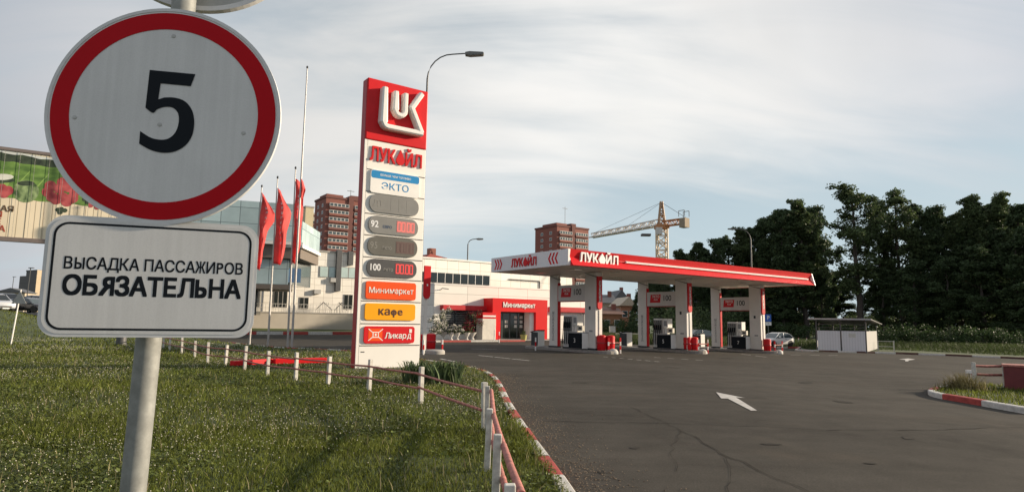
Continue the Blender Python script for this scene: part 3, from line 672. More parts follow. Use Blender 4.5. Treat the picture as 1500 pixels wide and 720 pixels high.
# the back of a second disc on the same pole, above
tx, ty, tz = AY(297, -120, 1.80); back = thing('sign_back', 'grey back of a round sign at the top of the same pole', 'road sign', (tx, ty, tz), R(13))
disc(.295, 0, .005).build('disc', mat('sign_back_metal', (.36, .36, .34), .5, metal=.3, var=.2, scale=8), back); ring(.286, .300, -.012, .010).build('rim', rim_m, back)
rv = mat('rivet_grey', (.42, .42, .40), .5, metal=.3)
for rx_, rz2 in ((.005, .222), (-.012, -.028), (.205, -.04), (-.225, -.02)): on_sign(MB().lathe([(.006, 0), (.005, .0012), (.001, .0016)], (0, 0, 0), 10), 'rivet', rv, off=Matrix.Translation((rx_, -.0002, rz2)) @ Matrix.Rotation(R(90), 4, 'X'))

# ------------------------------------------------------------------ low post-and-rail fences
def fence(name, label, posts, rails=(.60, .33), h=.74, pw_=.085, rr=.022, thick=None, group=None, post_m=None, heights=None):
    x0, y0 = posts[0]; t = thing(name, label, 'fence', (x0, y0, gz(x0, y0)+.08), 0, group); P = []
    for i, (x, y) in enumerate(posts):
        z = gz(x, y)-gz(x0, y0); hh = h*(1+.04*math.sin(i*3.3)); j = (i+1) if i+1 < len(posts) else i; k = j-1
        d = math.atan2(posts[j][1]-posts[k][1], posts[j][0]-posts[k][0])
        mb = MB(); mb.box(-pw_/2, pw_/2, -pw_/2, pw_/2, -.2, hh); mm = Matrix.Rotation(random.uniform(-.025, .025), 4, 'X') @ Matrix.Rotation(random.uniform(-.03, .03), 4, 'Y') @ Matrix.Rotation(d, 4, 'Z')
        mb.v = [tuple(mm @ Vector(q)+Vector((x-x0, y-y0, z))) for q in mb.v]; mb.build('post', post_m or dirty_white, t, bevel=.008); P.append(Vector((x-x0, y-y0, z)))
    for i in range(len(P)-1):
        d = (P[i+1]-P[i]).normalized(); n = Vector((-d.y, d.x, 0))*(pw_/2+rr)
        for rz_ in rails:
            a, b = P[i]-n*-1+Vector((0, 0, rz_+random.uniform(-.015, .015))), P[i+1]-n*-1+Vector((0, 0, rz_+random.uniform(-.015, .015)))
            m_ = a.lerp(b, .5)+Vector((0, 0, -.012)); MB().tube([a, m_, b], rr, 12).build('rail', rail_red, t, smooth=True)
    return t
c0 = G(710, 630, .1)
run = [c0, G(616, 590, .1), G(540, 573, .1), G(480.5, 564, .1), G(433, 557, .1), G(391.5, 550, .1), G(358, 541, .1), G(330, 535, .1), G(304, 532, .1), G(285, 524.5, .1), G(266, 517.5, .1), G(248, 512.5, .1)]
last = Vector(run[-1]); dd_ = (last-Vector(run[-4])).normalized()
for i in range(7): run.append(tuple(last+dd_*2.4*(i+1)))
fence('rail_fence', 'long low white-post fence with thin rusty rails across the lawn', run)
fence('rail_fence', 'short low fence with thick faded red rails beside the near kerb', [(c0[0]+.03, c0[1]-.16), (-.24, 7.3), (-.11, 5.6), (.02, 4.0), (.10, 2.5)], rails=(.62, .34), rr=.029, pw_=.068, h=.70)
# red beams lying at the lawn's far side
t = thing('low_barrier', 'pair of red painted steel beams lying low behind the fence', 'barrier', (*G(405, 533, .1), .1))
p0 = Vector((*G(405, 533, .1), 0)); 
for a, b, hh in (((340, 538), (399, 534), .22), ((401, 535), (477, 533), .24)):
    q, s = Vector((*G(*a, .1), 0))-p0, Vector((*G(*b, .1), 0))-p0; d = (s-q).normalized(); n = Vector((-d.y, d.x, 0))*.13
    mb = MB(); up = Vector((0, 0, hh)); lo_ = Vector((0, 0, .06)); mb.add([q-n+lo_, s-n+lo_, s+n+lo_, q+n+lo_, q-n+up, s-n+up, s+n+up, q+n+up], [(0,3,2,1),(4,5,6,7),(0,1,5,4),(1,2,6,5),(2,3,7,6),(3,0,4,7)])
    bo = mb.build('beam', red, t, bevel=.02)
    for f in (.12, .88): m = q.lerp(s, f); MB().box(m.x-.06, m.x+.06, m.y-.06, m.y+.06, 0, .07).build('foot', dark_red, t)

# ------------------------------------------------------------------ price pylon
pl = G(519.5, 545); pu, pv = uv(*pl); PYW = 2.34; PYD = .42
zP = lambda py, px=571: PV(px, py, pv)[1]
PH = zP(112, 533)
py_ = at_uv('price_pylon', 'tall white and red fuel price pylon at the edge of the lawn', 'sign', pu, pv)
zred = (PV(537, 205.5, pv)[1]+PV(621, 218.5, pv)[1])/2
MB().box(0, PYW, .02, PYD-.02, .0, PH-.01).build('core', red_dull if False else dark_red, py_, bevel=.03)
MB().box(.10, PYW, -.02, .018, .12, zred).build('front_panel', panel_white, py_, bevel=.01)
MB().box(.0, PYW+.01, -.05, .019, zred+.015, PH).build('header', red, py_, bevel=.035)
MB().box(0, .092, -.02, .018, .05, zred).build('edge_strip', panel_white, py_)
pxz = lambda px, py: PV(px, py, pv)
def LP(px, py): u, z = PV(px, py, pv); return (u-pu, z)
def stroke(mb, pts, r, y0, y1, k=6):                      # a bar of constant width with bevelled top along pts (x,z)
    P = [Vector(p) for p in pts]; left, right = [], []
    for i, p in enumerate(P):
        a = (P[i]-P[i-1]).normalized() if i else (P[1]-P[0]).normalized(); b = (P[i+1]-P[i]).normalized() if i+1 < len(P) else a
        n = Vector((-(a.y+b.y), a.x+b.x)); n = n.normalized()*(r/max(math.sqrt((1+a.dot(b))/2), .45)); left.append(p+n); right.append(p-n)
    O_ = left+right[::-1]; I_ = [p+(Vector((sum(0 for _ in [0]), 0))) for p in O_]
    L2 = [P[i]+(left[i]-P[i])*.55 for i in range(len(P))]; R2 = [P[i]+(right[i]-P[i])*.55 for i in range(len(P))]
    n = len(P); vs = []
    for i in range(n): vs += [(left[i].x, y1, left[i].y), (left[i].x, y0+.05, left[i].y), (L2[i].x, y0, L2[i].y), (R2[i].x, y0, R2[i].y), (right[i].x, y0+.05, right[i].y), (right[i].x, y1, right[i].y)]
    fs = [tuple(range(6)), tuple(range((n-1)*6, n*6))]
    for i in range(n-1):
        for j in range(5): fs.append((i*6+j, i*6+j+1, (i+1)*6+j+1, (i+1)*6+j))
    mb.add(vs, fs)
lg = MB()
def arcp(c, r, a0, a1, k=8): return [(c[0]+r*math.cos(R(a0+(a1-a0)*i/k)), c[1]+r*math.sin(R(a0+(a1-a0)*i/k))) for i in range(k+1)]
a1, a2, a3, a4 = LP(560, 131), LP(559, 186), LP(612, 198), LP(613, 140)
lx, lz0, lz1 = a1[0], a2[1]-.03, a1[1]
stroke(lg, [(lx, lz1), (lx, lz0+.16)]+arcp((lx+.16, lz0+.16), .16, 180, 270, 5)+[(a3[0]+.06, lz0), ], .095, -.33, -.052)
kx, kz = LP(598, 160); ex, ez = LP(614, 141)
stroke(lg, [(ex-.02, ez), (kx+.02, kz-.02), (a3[0]+.02, lz0+.02)], .095, -.331, -.053)
u1, u2 = LP(576, 137), LP(590, 140); ub = LP(583, 172)[1]; ru = (u2[0]-u1[0])/2
stroke(lg, [(u1[0], u1[1]), (u1[0], ub+ru)]+arcp((u1[0]+ru, ub+ru), ru, 180, 360, 8)+[(u2[0], u1[1])], .085, -.329, -.051)
lg.build('emblem', white, py_)
def lukoil(parent, x0, x1, z, h, m, y=-.03, depth=.03, rz=0, ox=0):
    """the name in heavy narrow capitals, the O a drop"""
    a = text('lettering', 'ЛУК', h*1.38, m, parent, (0, 0, 0), depth=depth, bold=.022); b = text('lettering', 'ЙЛ', h*1.38, m, parent, (0, 0, 0), depth=depth, bold=.022)
    wt = x1-x0; wa, wb, wdp = wt*.475, wt*.33, wt*.15
    out = []
    for o, xa, ww in ((a, x0, wa), (b, x1-wb, wb)):
        co = np.array([q.co for q in o.data.vertices]); mn, mx_ = co.min(0), co.max(0); zr = (mx_[2]-mn[2]); hb = h if o is a else h*1.22
        M = Matrix.Translation((xa, 0, z-h/2)) @ Matrix.Diagonal((ww/(mx_[0]-mn[0]), 1, hb/zr, 1)) @ Matrix.Translation((-mn[0], 0, -mn[2])); o.data.transform(M); out.append(o)
    cx = x0+wt*.575; r = wt*.082; P = [(cx+r*math.sin(R(t))*(.0+1), z-h*.5+r*.95-r*math.cos(R(t))) for t in range(-125, 126, 12)]+[(cx, z+h*.56)]
    P = [(x, zz) for x, zz in P]; d = MB().prism(P, -depth, depth, axis='y').build('drop', m, parent); out.append(d)
    for o in out: o.data.transform(Matrix.Translation((ox, 0, 0)) @ Matrix.Rotation(rz, 4, 'Z') @ Matrix.Translation((0, y, 0))) if not isinstance(ox, tuple) else o.data.transform(Matrix.Translation(ox) @ Matrix.Rotation(rz, 4, 'Z') @ Matrix.Translation((0, y, 0)))
    return out
lukoil(py_, LP(541, 232)[0], LP(617, 232)[0], zP(230.5, 579), zP(220, 579)-zP(241, 579), red, y=-.05, depth=.025)
seam = mat('panel_seam', (.06, .055, .05), .7, var=0)
for ypx in (252.5, 284.5, 316, 347, 378.5, 409, 441.5, 474, 505.5):
    z = zP(ypx, 570); MB().box(.11, PYW-.01, -.024, -.0205, z-.016, z+.016).build('panel_seam', seam, py_)
grey_panel = mat('display_grey', (.20, .195, .182), .4, var=.08); grey_dark = mat('display_dark', (.082, .078, .075), .3, var=.08); grey_mid = mat('display_mid', (.12, .113, .094), .35, var=.08)
led = mat('red_digits', (.55, .03, .03), .5, var=0, emit=((1, .06, .05), .55)); led_dim = mat('dim_digits', (.11, .055, .05), .5, var=0); dotm = mat('display_text', (.7, .7, .7), .5, var=0); dim = mat('dim_text', (.22, .21, .19), .5, var=0)
xc = (LP(538, 300)[0]+LP(614, 300)[0])/2; pwid = 1.86
def ppanel(y0, y1, m, rad=None, name='display'):
    z0, z1 = zP(y1, 574), zP(y0, 574); h = z1-z0
    return MB().prism(rrect(pwid, h, rad if rad else h*.46, 6, xc, (z0+z1)/2), -.075, -.021, axis='y').build(name, m, py_), (z0+z1)/2, h
o, z, h = ppanel(253, 286, white, .10, 'fuel_panel')
z1 = z+h/2; MB().prism(rrect(pwid-.04, h*.34, .08, 6, xc, z1-h*.19), -.079, -.0755, axis='y').build('blue_band', skyblue, py_); text('lettering', 'БОЛЬШЕ ЧЕМ ТОПЛИВО', .10, white, py_, (xc, -.080, z1-h*.19), depth=.002, bold=.01)
text('lettering', 'ЭКТО', .33, skyblue, py_, (xc, -.079, z-h*.17), depth=.003, bold=.0, width=1.15)
o, z, h = ppanel(287.5, 313.5, grey_panel)
text('lettering', 'ДТ', .26, dim, py_, (xc-.62, -.078, z), depth=.002)
for k in range(3): MB().box(xc-.15+k*.30, xc-.14+k*.30, -.078, -.0755, z-h*.35, z+h*.35).build('digit_divider', dim, py_)
MB().box(xc-.78, xc-.2, -.078, -.0755, z-h*.33, z-h*.30).build('digit_divider', dim, py_)
for (y0, y1, m, num, nm, dm, px0) in ((318.5, 344, grey_panel, '92', dotm, mat('pale_red_digits', (.55, .10, .09), .5, var=0, emit=((1, .18, .14), .5)), mat('pink_screen', (.42, .16, .15), .5, var=0)), (348.5, 375, grey_mid, '95', dim, led_dim, mat('brown_screen', (.10, .06, .05), .5, var=0)), (380.5, 406, grey_dark, '100', dotm, led, mat('maroon_screen', (.17, .03, .035), .5, var=0))):
    o, z, h = ppanel(y0, y1, m)
    text('lettering', num, .31, nm, py_, (xc-.86, -.078, z), depth=.002, align='LEFT', bold=.02 if nm is dotm else 0, width=.92)
    text('lettering', 'ЭКТО' if num != '92' else 'ЕВРО', .13, dim if num != '92' else mat('navy_text', (.03, .06, .12), .5), py_, (xc-.42 if num != '100' else xc-.34, -.078, z-.06), depth=.002, align='LEFT', bold=.02)
    sx0, sx1 = xc+.10, xc+.80
    MB().box(sx0, sx1, -.079, -.0755, z-h*.33, z+h*.33).build('digit_screen', px0, py_)
    dgt = MB(); dw, dh = .115, h*.25
    for k in range(4):
        cxk = sx0+.10+k*.155+(.045 if k > 1 else 0)
        for a, b, c, d in ((-.5, .5, 1, 1), (-.5, .5, -1, -1)): dgt.box(cxk-dw/2, cxk+dw/2, -.082, -.0795, z+dh*c-.012, z+dh*c+.012)
        for sgn in (-1, 1): dgt.box(cxk+sgn*dw/2-.011, cxk+sgn*dw/2+.011, -.0822, -.0795, z-dh, z+dh)
    cxd = sx0+.10+1.65*.155; dgt.box(cxd-.012, cxd+.012, -.082, -.0795, z-dh-.012, z-dh+.015); dgt.build('digits', dm, py_)
o, z, h = ppanel(413, 438.5, orange, .09, 'service_panel'); text('lettering', 'Минимаркет', .27, white, py_, (xc, -.08, z), depth=.004, bold=.006, width=.98)
o, z, h = ppanel(444.5, 468.5, yellow, .09, 'service_panel'); text('lettering', 'кафе', .37, mat('dark_brown_text', (.06, .012, .008), .5), py_, (xc, -.08, z+.02), depth=.004, bold=.012, width=1.12)
o, z, h = ppanel(477.5, 502, red, .09, 'service_panel'); text('lettering', 'Ликард', .27, white, py_, (xc+.32, -.08, z-.03), depth=.004, bold=.012, lean=.1)
MB().box(xc-.78, xc-.28, -.079, -.0755, z-h*.36, z+h*.36).build('card_picture', orange, py_)
cm = MB(); cm.box(xc-.62, xc-.42, -.082, -.0795, z-.10, z-.07); cm.box(xc-.62, xc-.42, -.082, -.0795, z+.07, z+.10); cm.box(xc-.63, xc-.60, -.0822, -.0795, z-.10, z+.10); cm.box(xc-.44, xc-.41, -.0822, -.0795, z-.10, z+.10); cm.box(xc-.55, xc-.49, -.0821, -.0795, z-.04, z+.04)
for sx in (-1, 1):
    for sz_ in (-1, 1): cm.add([(xc-.52+sx*.10, -.081, z+sz_*.09), (xc-.52+sx*.12, -.081, z+sz_*.07), (xc-.52+sx*.27, -.081, z+sz_*h*.33), (xc-.52+sx*.25, -.081, z+sz_*h*.36)], [(0, 1, 2, 3)])
cm.build('card_lines', white, py_); MB().box(xc+.72, xc+.82, -.082, -.0755, z+h*.12, z+h*.34).build('small_square', white, py_)
MB().box(.17, .30, -.025, -.0205, zP(515), zP(513.6)).build('lock', darkm, py_)
pad = MB(); pad.box(-.5, PYW+1.0, -1.1, PYD+.6, .06, .125); x, y = W(pu, pv); tag(pad.build('paved_pad', mat('paving', (.09, .085, .08), .9, var=.2, scale=3), loc=(x, y, gz(x, y)), rz=AN), kind='structure')

# ------------------------------------------------------------------ lamps and flagpoles
def lamp(label, px, py, Y, hpx, arm, head_l=1.1, r=.075, base=None, flip=1, dbl=False):
    x, y = (AY(px, py, Y)[:2]); z0 = gz(x, y); H = AY(*hpx, Y)[2]-z0
    t = thing('street_lamp', label, 'street lamp', (x, y, z0), 0, 'street lamps round the station')
    P = [(0, 0, -.1), (0, 0, H*.55), (0, 0, H-arm*1.05)]+[(flip*arm*(1-math.cos(R(a))), 0, H-arm*1.05+arm*1.05*math.sin(R(a))) for a in range(15, 91, 15)]+[(flip*arm*1.5, 0, H+.05)]
    MB().tube(P, [r*1.3, r, r*.8]+[r*.55]*(len(P)-3), 10).build('pole', steel_dark, t, smooth=True)
    hx = flip*arm*1.5; mb = MB(); q = [(0, -.10), (.25, -.14), (head_l, -.09), (head_l+.05, -.02), (head_l, .05), (.2, .07), (0, .03)]
    mb.prism([(hx+flip*a, H+.05+b) for a, b in q], -.14, .14, axis='y'); mb.build('lamp_head', mat('lamp_grey', (.16, .16, .15), .5), t, bevel=.02)
    return t
lamp('curved street lamp rising behind the price pylon', 613.5, 500, 29, (622, 79), 1.18, .85, .055)
lamp('small street lamp rising behind the shop parapet before the dark window strip', 682.5, 480, 67, (685, 350), .6, .7, .08)
lamp('street lamp above the right part of the canopy against the trees', 1104, 500, 76, (1103, 336), 1.2, .9, .09, flip=-1)
flag_m = leafmat('red_flag', (.84, .15, .14), 0, .5); flag_w = mat('flag_white', (.75, .7, .68), .8, var=0)
def flagpole(label, bpx, tpx, sil, H_extra=.25, letters=True, r=.05):
    x, y = G(*bpx, .0); d = ray(*tpx); t_ = math.hypot(x, y)/math.hypot(d.x, d.y); z0 = gz(x, y); H = CAM_H+d.z*t_-z0; tipx = d.x*t_-x
    t = thing('flagpole', label, 'flagpole', (x, y, z0+.05), 0, 'flagpoles at the far side of the lawn')
    MB().tube([(0, 0, -.1), (tipx*.5, 0, H*.5), (tipx, 0, H)], [r*1.25, r, r*.6], 8).build('pole', mat('pole_paint', (.40, .38, .36), .5, metal=.3, var=.1), t, smooth=True)
    MB().lathe([(.01, 0), (.06, .05), (.06, .12), (.01, .18)], (tipx, 0, H), 8).build('finial', darkm, t, smooth=True)
    if sil:
        k = y/FPX; zat = lambda py: AY(tpx[0], py, y)[2]-z0-.05
        rows = []
        for py, wl in sil: rows.append((zat(py), wl*k*1.22))
        V, F, cols = [], [], 7; NR = 22; za, zb_ = rows[0][0], rows[-1][0]
        for i in range(NR+1):
            z = za+(zb_-za)*i/NR
            for j in range(len(rows)-1):
                if rows[j][0] >= z >= rows[j+1][0]-1e-6: f = (rows[j][0]-z)/max(rows[j][0]-rows[j+1][0], 1e-6); wv = rows[j][1]+(rows[j+1][1]-rows[j][1])*f; break
            for c in range(cols+1):
                s = c/cols; V.append((tipx*z/H+.05+wv*s, .22*math.sin(s*7+z*.9)*s+.06*math.sin(z*3+s*3), z-.25*s*s*(1 if i < NR else .4)))
        for i in range(NR):
            for c in range(cols): a = i*(cols+1)+c; F.append((a, a+1, a+cols+2, a+cols+1))
        fo_ = MB().add(V, F).build('flag', flag_m, t, smooth=True); so_ = fo_.modifiers.new('cloth', 'SOLIDIFY'); so_.thickness = .012
        if letters:
            za2, zb2 = za-(za-zb_)*.2, za-(za-zb_)*.72; lm = MB(); nL = 9
            for i in range(nL):
                z = za2+(zb2-za2)*i/(nL-1); j = int((za-z)/(za-zb_)*NR); c = 3; q = V[j*(cols+1)+c]; q2 = V[j*(cols+1)+c+1]
                for s0, s1, h0, h1 in ((.0, .9, .02, .05), (.0, .15, -.09, .05), (.5, .65, -.09, .05)) if i % 2 else ((.0, .9, -.09, -.05), (.7, .9, -.09, .05), (.1, .3, -.05, .05)):
                    f = lambda s, dz: (q[0]+(q2[0]-q[0])*s*1.3, q[1]+(q2[1]-q[1])*s*1.3-.03, z+dz)
                    lm.add([f(s0, h0), f(s1, h0), f(s1, h1), f(s0, h1)], [(0, 1, 2, 3)])
            lm.build('flag_lettering', flag_w, t)
    return t
flagpole('leftmost flagpole with a drooping red banner tapering to its foot', (365, 507), (384, 276), [(282, 2), (296, 11), (309, 17), (318, 15), (330, 9), (345, 8), (362, 6), (378, 7), (394, 6)])
flagpole('second flagpole with the widest red hanging banner', (392, 510), (406.5, 263), [(275, 3), (288, 9), (303, 16), (318, 15), (334, 13), (352, 13), (372, 12), (386, 10)])
flagpole('third flagpole with a narrow red banner beside the thin mast', (421, 511), (432.5, 249), [(262, 5), (274, 10), (290, 9), (310, 8), (330, 8), (352, 9), (372, 6), (385, 5)])
flagpole('tallest thin bare mast behind the third flag with a red scrap', (427, 511.5), (450, 102), [(262, 1), (272, 5), (280, 3), (288, 1)], letters=False, r=.055)

# ------------------------------------------------------------------ filling station canopy
ZB, ZT, CL, CD = 4.70, 5.56, 23.5, 7.1
soffit = lines_mat('soffit_panels', (.80, .74, .67), (.5, .45, .4), .6, 0, .015, axis='X')
cn = thing('station_canopy', 'long red and white filling station canopy over the pumps', 'canopy', (OX, OY, 0), AN)
MB().box(.06, CL-.06, .06, CD-.02, ZB+.02, ZT-.08).build('roof_slab', soffit, cn)
fas = MB(); prof = [(-.34, ZB), (.05, ZB), (.05, ZT), (-.13, ZT), (.0, ZB+.44)]
fas.prism([(y, z) for y, z in prof], .16, CL, axis='x'); fas.build('front_fascia', red, cn)
MB().prism([(-.36, ZB-.005), (-.30, ZB-.01), (.0, ZB+.43), (-.08, ZT+.01), (-.12, ZT)], CL, CL+.07, axis='x').build('end_trim', white, cn)
MB().prism([(-.035, ZB+.36), (-.15, ZB+.38), (-.16, ZB+.46), (-.04, ZB+.50)], 4.25, CL-.5, axis='x').build('light_strip', white, cn)
MB().box(3.72, 4.2, -.09, -.03, ZB+.41, ZB+.46).build('red_strip', red, cn)
MB().box(0, .05, -.05, CD, ZB, ZT).build('side_fascia', mat('fascia_white', (.72, .72, .74), .45, var=.03), cn, bevel=.01)
MB().box(.05, CL, CD, CD+.05, ZB, ZT).build('rear_fascia', white, cn); MB().box(CL-.05, CL, .06, CD-.005, ZB+.005, ZT-.002).build('end_fascia', red, cn)
wedge = MB(); wedge.prism([(.0, ZT), (.16, ZT), (.10, ZB+.45), (.34, ZB), (.0, ZB)], -.12, -.055, axis='y'); wedge.build('corner_trim', white, cn)
lukoil(cn, .78, 3.62, ZB+.47, .56, white, y=-.11, depth=.05)
lukoil(cn, -4.95, -2.55, ZB+.42, .50, red, y=-.03, depth=.012, rz=R(-90), ox=(0, 0, 0))
ch = MB()
for c, s in ((CD-.35, -1), (CD-.62, -1), (CD-.89, -1)):
    for a in (1, -1): ch.add([(-.012, c, ZB+.12 if a < 0 else ZT-.12), (-.012, c-.13, ZB+.12 if a < 0 else ZT-.12), (-.012, c-.31, (ZB+ZT)/2), (-.012, c-.18, (ZB+ZT)/2)], [(0, 1, 2, 3)])
for c in (1.05, 1.33, 1.61):
    for a in (1, -1): ch.add([(-.012, c-.25, ZB+.12 if a < 0 else ZT-.12), (-.012, c-.38, ZB+.12 if a < 0 else ZT-.12), (-.012, c-.20, (ZB+ZT)/2), (-.012, c-.07, (ZB+ZT)/2)], [(0, 1, 2, 3)])
ch.build('chevrons', red, cn)
for u in np.arange(2, 23, 3.2):
    for v in (1.6, 4.8): MB().box(u, u+.5, v, v+.5, ZB-.02, ZB+.015).build('ceiling_light', mat('lamp_glass', (.7, .7, .66), .3, var=0), cn)

col_white = mat('column_white', (.68, .65, .60), .5, var=.06, scale=1.5)
COLU = (4.45, 12.6, 20.9); VF, VB = 2.75, 6.35
ORD = ('left', 'middle', 'right')
def column(u, v, front, k):
    z0 = gz(*W(u, v))+.15; H = ZB-z0
    t = at_uv('canopy_column', ('front white column with red blade sign on the %s pump island' if front else 'rear white column with vertical lettering on the %s pump island') % ORD[k], 'column', u, v, .15, 'canopy columns')
    hu, hv = (.27, .46) if front else (.12, .40)
    MB().box(-hu, hu, -hv, hv, .1, H-.003).build('shaft', col_white, t, bevel=.015)
    MB().prism([(-hv-.012, H-.30), (hv+.012, H-.02), (hv+.012, H+.0), (-hv-.012, H-.24)], -hu-.012, hu+.012, axis='x').build('collar', mat('column_cap', (.16, .15, .14), .6), t)
    MB().box(-hu-.03, hu+.03, -hv-.03, hv+.03, 0, .1).build('base', darkm, t)
    if front:
        P = [(-.19, H-.25), (-.19, H-2.0)]+[(.19*math.cos(R(a)), H-2.0+.19*math.sin(R(a))) for a in range(190, 351, 16)]+[(.19, H-2.0), (.19, H-.25)]
        MB().prism(P, -.56, -.465, axis='y').build('blade_sign', red, t, bevel=.01)
        text('lettering', 'ЛУКОЙЛ', .25, white, t, (0, -.57, H-1.15), depth=.004, bold=.03, vertical=True)
        MB().box(-.02, .02, -.49, -.462, .35, H-2.22).build('cable_duct', grey, t)
        MB().box(-.29, -.271, -.05, .10, 2.35, 2.55).build('switch_box', darkm, t); MB().box(-.29, -.271, -.22, .06, 1.05, 1.15).build('notice', grey, t)
    else:
        MB().box(-.10, .10, -.46, -.405, .1, H-.5).build('red_edge', red, t)
        text('lettering', 'МОЙКАВОЗДУХ'[0:9], .24, mat('grey_letters', (.16, .16, .16), .6), t, (-.125, 0, 1.35), rz=R(-90), depth=.002, bold=.01, vertical=True)
    return t
for k, u in enumerate(COLU):
    for front, v in ((True, VF), (False, VB)): column(u, v, front, k)
    # board between the columns
    z0 = 3.16 if k else 3.12
    t = at_uv('fuel_board', '%s hanging fuel board between canopy columns with a red patch and 100' % ORD[k], 'sign', u, (VF+VB)/2, 0, 'fuel boards between the columns'); g0 = gz(*W(u, (VF+VB)/2)); b0 = (3.05, 2.95, 2.85)[k]-g0
    hw = (VB-VF)/2-.51
    MB().box(-.16, .16, -hw, hw, b0, b0+.98).build('panel', mat('board_white', (.60, .57, .54), .5, var=.05), t, bevel=.015)
    MB().box(-.168, .168, -hw, hw, b0-.05, b0-.003).build('lower_trim', dark_red, t)
    ped = MB(); ped.add([(-.164, 1.02, b0+.24), (-.164, .94, b0+.80), (-.164, .02, b0+.80), (-.164, .08, b0+.24)], [(0, 1, 2, 3)]); ped.build('red_patch', red, t)
    text('lettering', 'ЭКТО', .24, white, t, (-.167, .48, b0+.66-.02), rz=R(-90), depth=.001, bold=.02); text('lettering', 'PLUS', .15, white, t, (-.1672, .48, b0+.44), rz=R(-90), depth=.001, bold=.02)
    text('lettering', '100', .52, mat('black_letters', (.03, .03, .03), .5, var=0), t, (-.166, -.52, b0+.52), rz=R(-90), depth=.002, bold=-.012, width=1.0)

# ------------------------------------------------------------------ pump islands
def VU_(px, u):                                          # v where the vertical plane u meets a picture column at ground height
    lo_, hi = -12, 20
    for _ in range(40):
        m_ = (lo_+hi)/2; x, y = W(u, m_); q = CM.transposed() @ Vector((x, y, -CAM_H))
        if 750+FPX*q.x/-q.z > px: lo_ = m_
        else: hi = m_
    return m_
BOXPX, DRPX, GRPX = (850, 979, 1088), ((881, 894), (1007, 1017), (1124, 1124)), ((889, 911), (1020, 1040), (1132, 1149))
kerb_grey = mat('island_concrete', (.24, .22, .20), .85, var=.18, scale=4)
def pump(u, v, k):
    t = at_uv('fuel_dispenser', '%s fuel dispenser with hanging hoses under the canopy' % ORD[k], 'fuel pump', u, v, .15, 'fuel dispensers')
    MB().box(-.30, .30, -.45, .45, 0, .10).build('base', darkm, t)
    MB().box(-.26, .26, -.42, .42, .10, 2.05).build('cabinet', white, t, bevel=.02)
    for s in (1, -1):
        MB().box(s*.262 if s > 0 else -.30, .30 if s > 0 else -.262, -.38, .38, 1.05, 1.95).build('nozzle_panel', mat('pump_grey', (.22, .22, .21), .5), t, bevel=.01)
        MB().box(.262 if s > 0 else -.285, .285 if s > 0 else -.262, -.38, .38, .16, 1.0).build('lower_panel', mat('pump_lower', (.48, .47, .45), .45), t)
    for s in (1, -1):
        for i in range(4):
            y = -.27+i*.18; x = s*.33
            nz_ = MB(); nz_.box(x-.025, x+.025, y-.03, y+.03, 1.35, 1.62); nz_.box(x-.02, x+.02, y-.02, y+.10, 1.27, 1.35); nz_.build('nozzle', black, t, bevel=.01)
            P = [(x, y, 1.9), (x+s*.06, y+.01, 1.5), (x+s*.09, y+.02, .55), (x+s*.10, y+.04, .28), (x+s*.09, y+.07, .5), (x+s*.03, y+.05, 1.3)]
            MB().tube(smooth_path(P, 4), .017, 6).build('hose', black, t, smooth=True)
    MB().box(-.24, .24, -.82, -.46, 1.42, 2.05).build('display_head', white, t, bevel=.02); MB().box(-.255, -.243, -.76, -.52, 1.55, 1.9).build('display', grey, t)
    MB().box(-.14, .14, -.66, -.46, .10, 1.40).build('pedestal', white, t, bevel=.01)
    MB().box(-.10, .10, -1.12, -.70, 1.08, 1.40).build('payment_box', mat('cream_box', (.62, .58, .50), .5), t, bevel=.01); MB().box(-.112, -.102, -1.05, -.8, 1.18, 1.32).build('keypad', darkm, t)
    return t
def drum(t, x, y, m=red):
    return MB().lathe([(.20, 0), (.25, .06), (.26, .35), (.27, .42), (.26, .45), (.27, .78), (.26, .84), (.20, .88), (.06, .90)], (x, y, 0), 16).build('body', m, t, smooth=True)
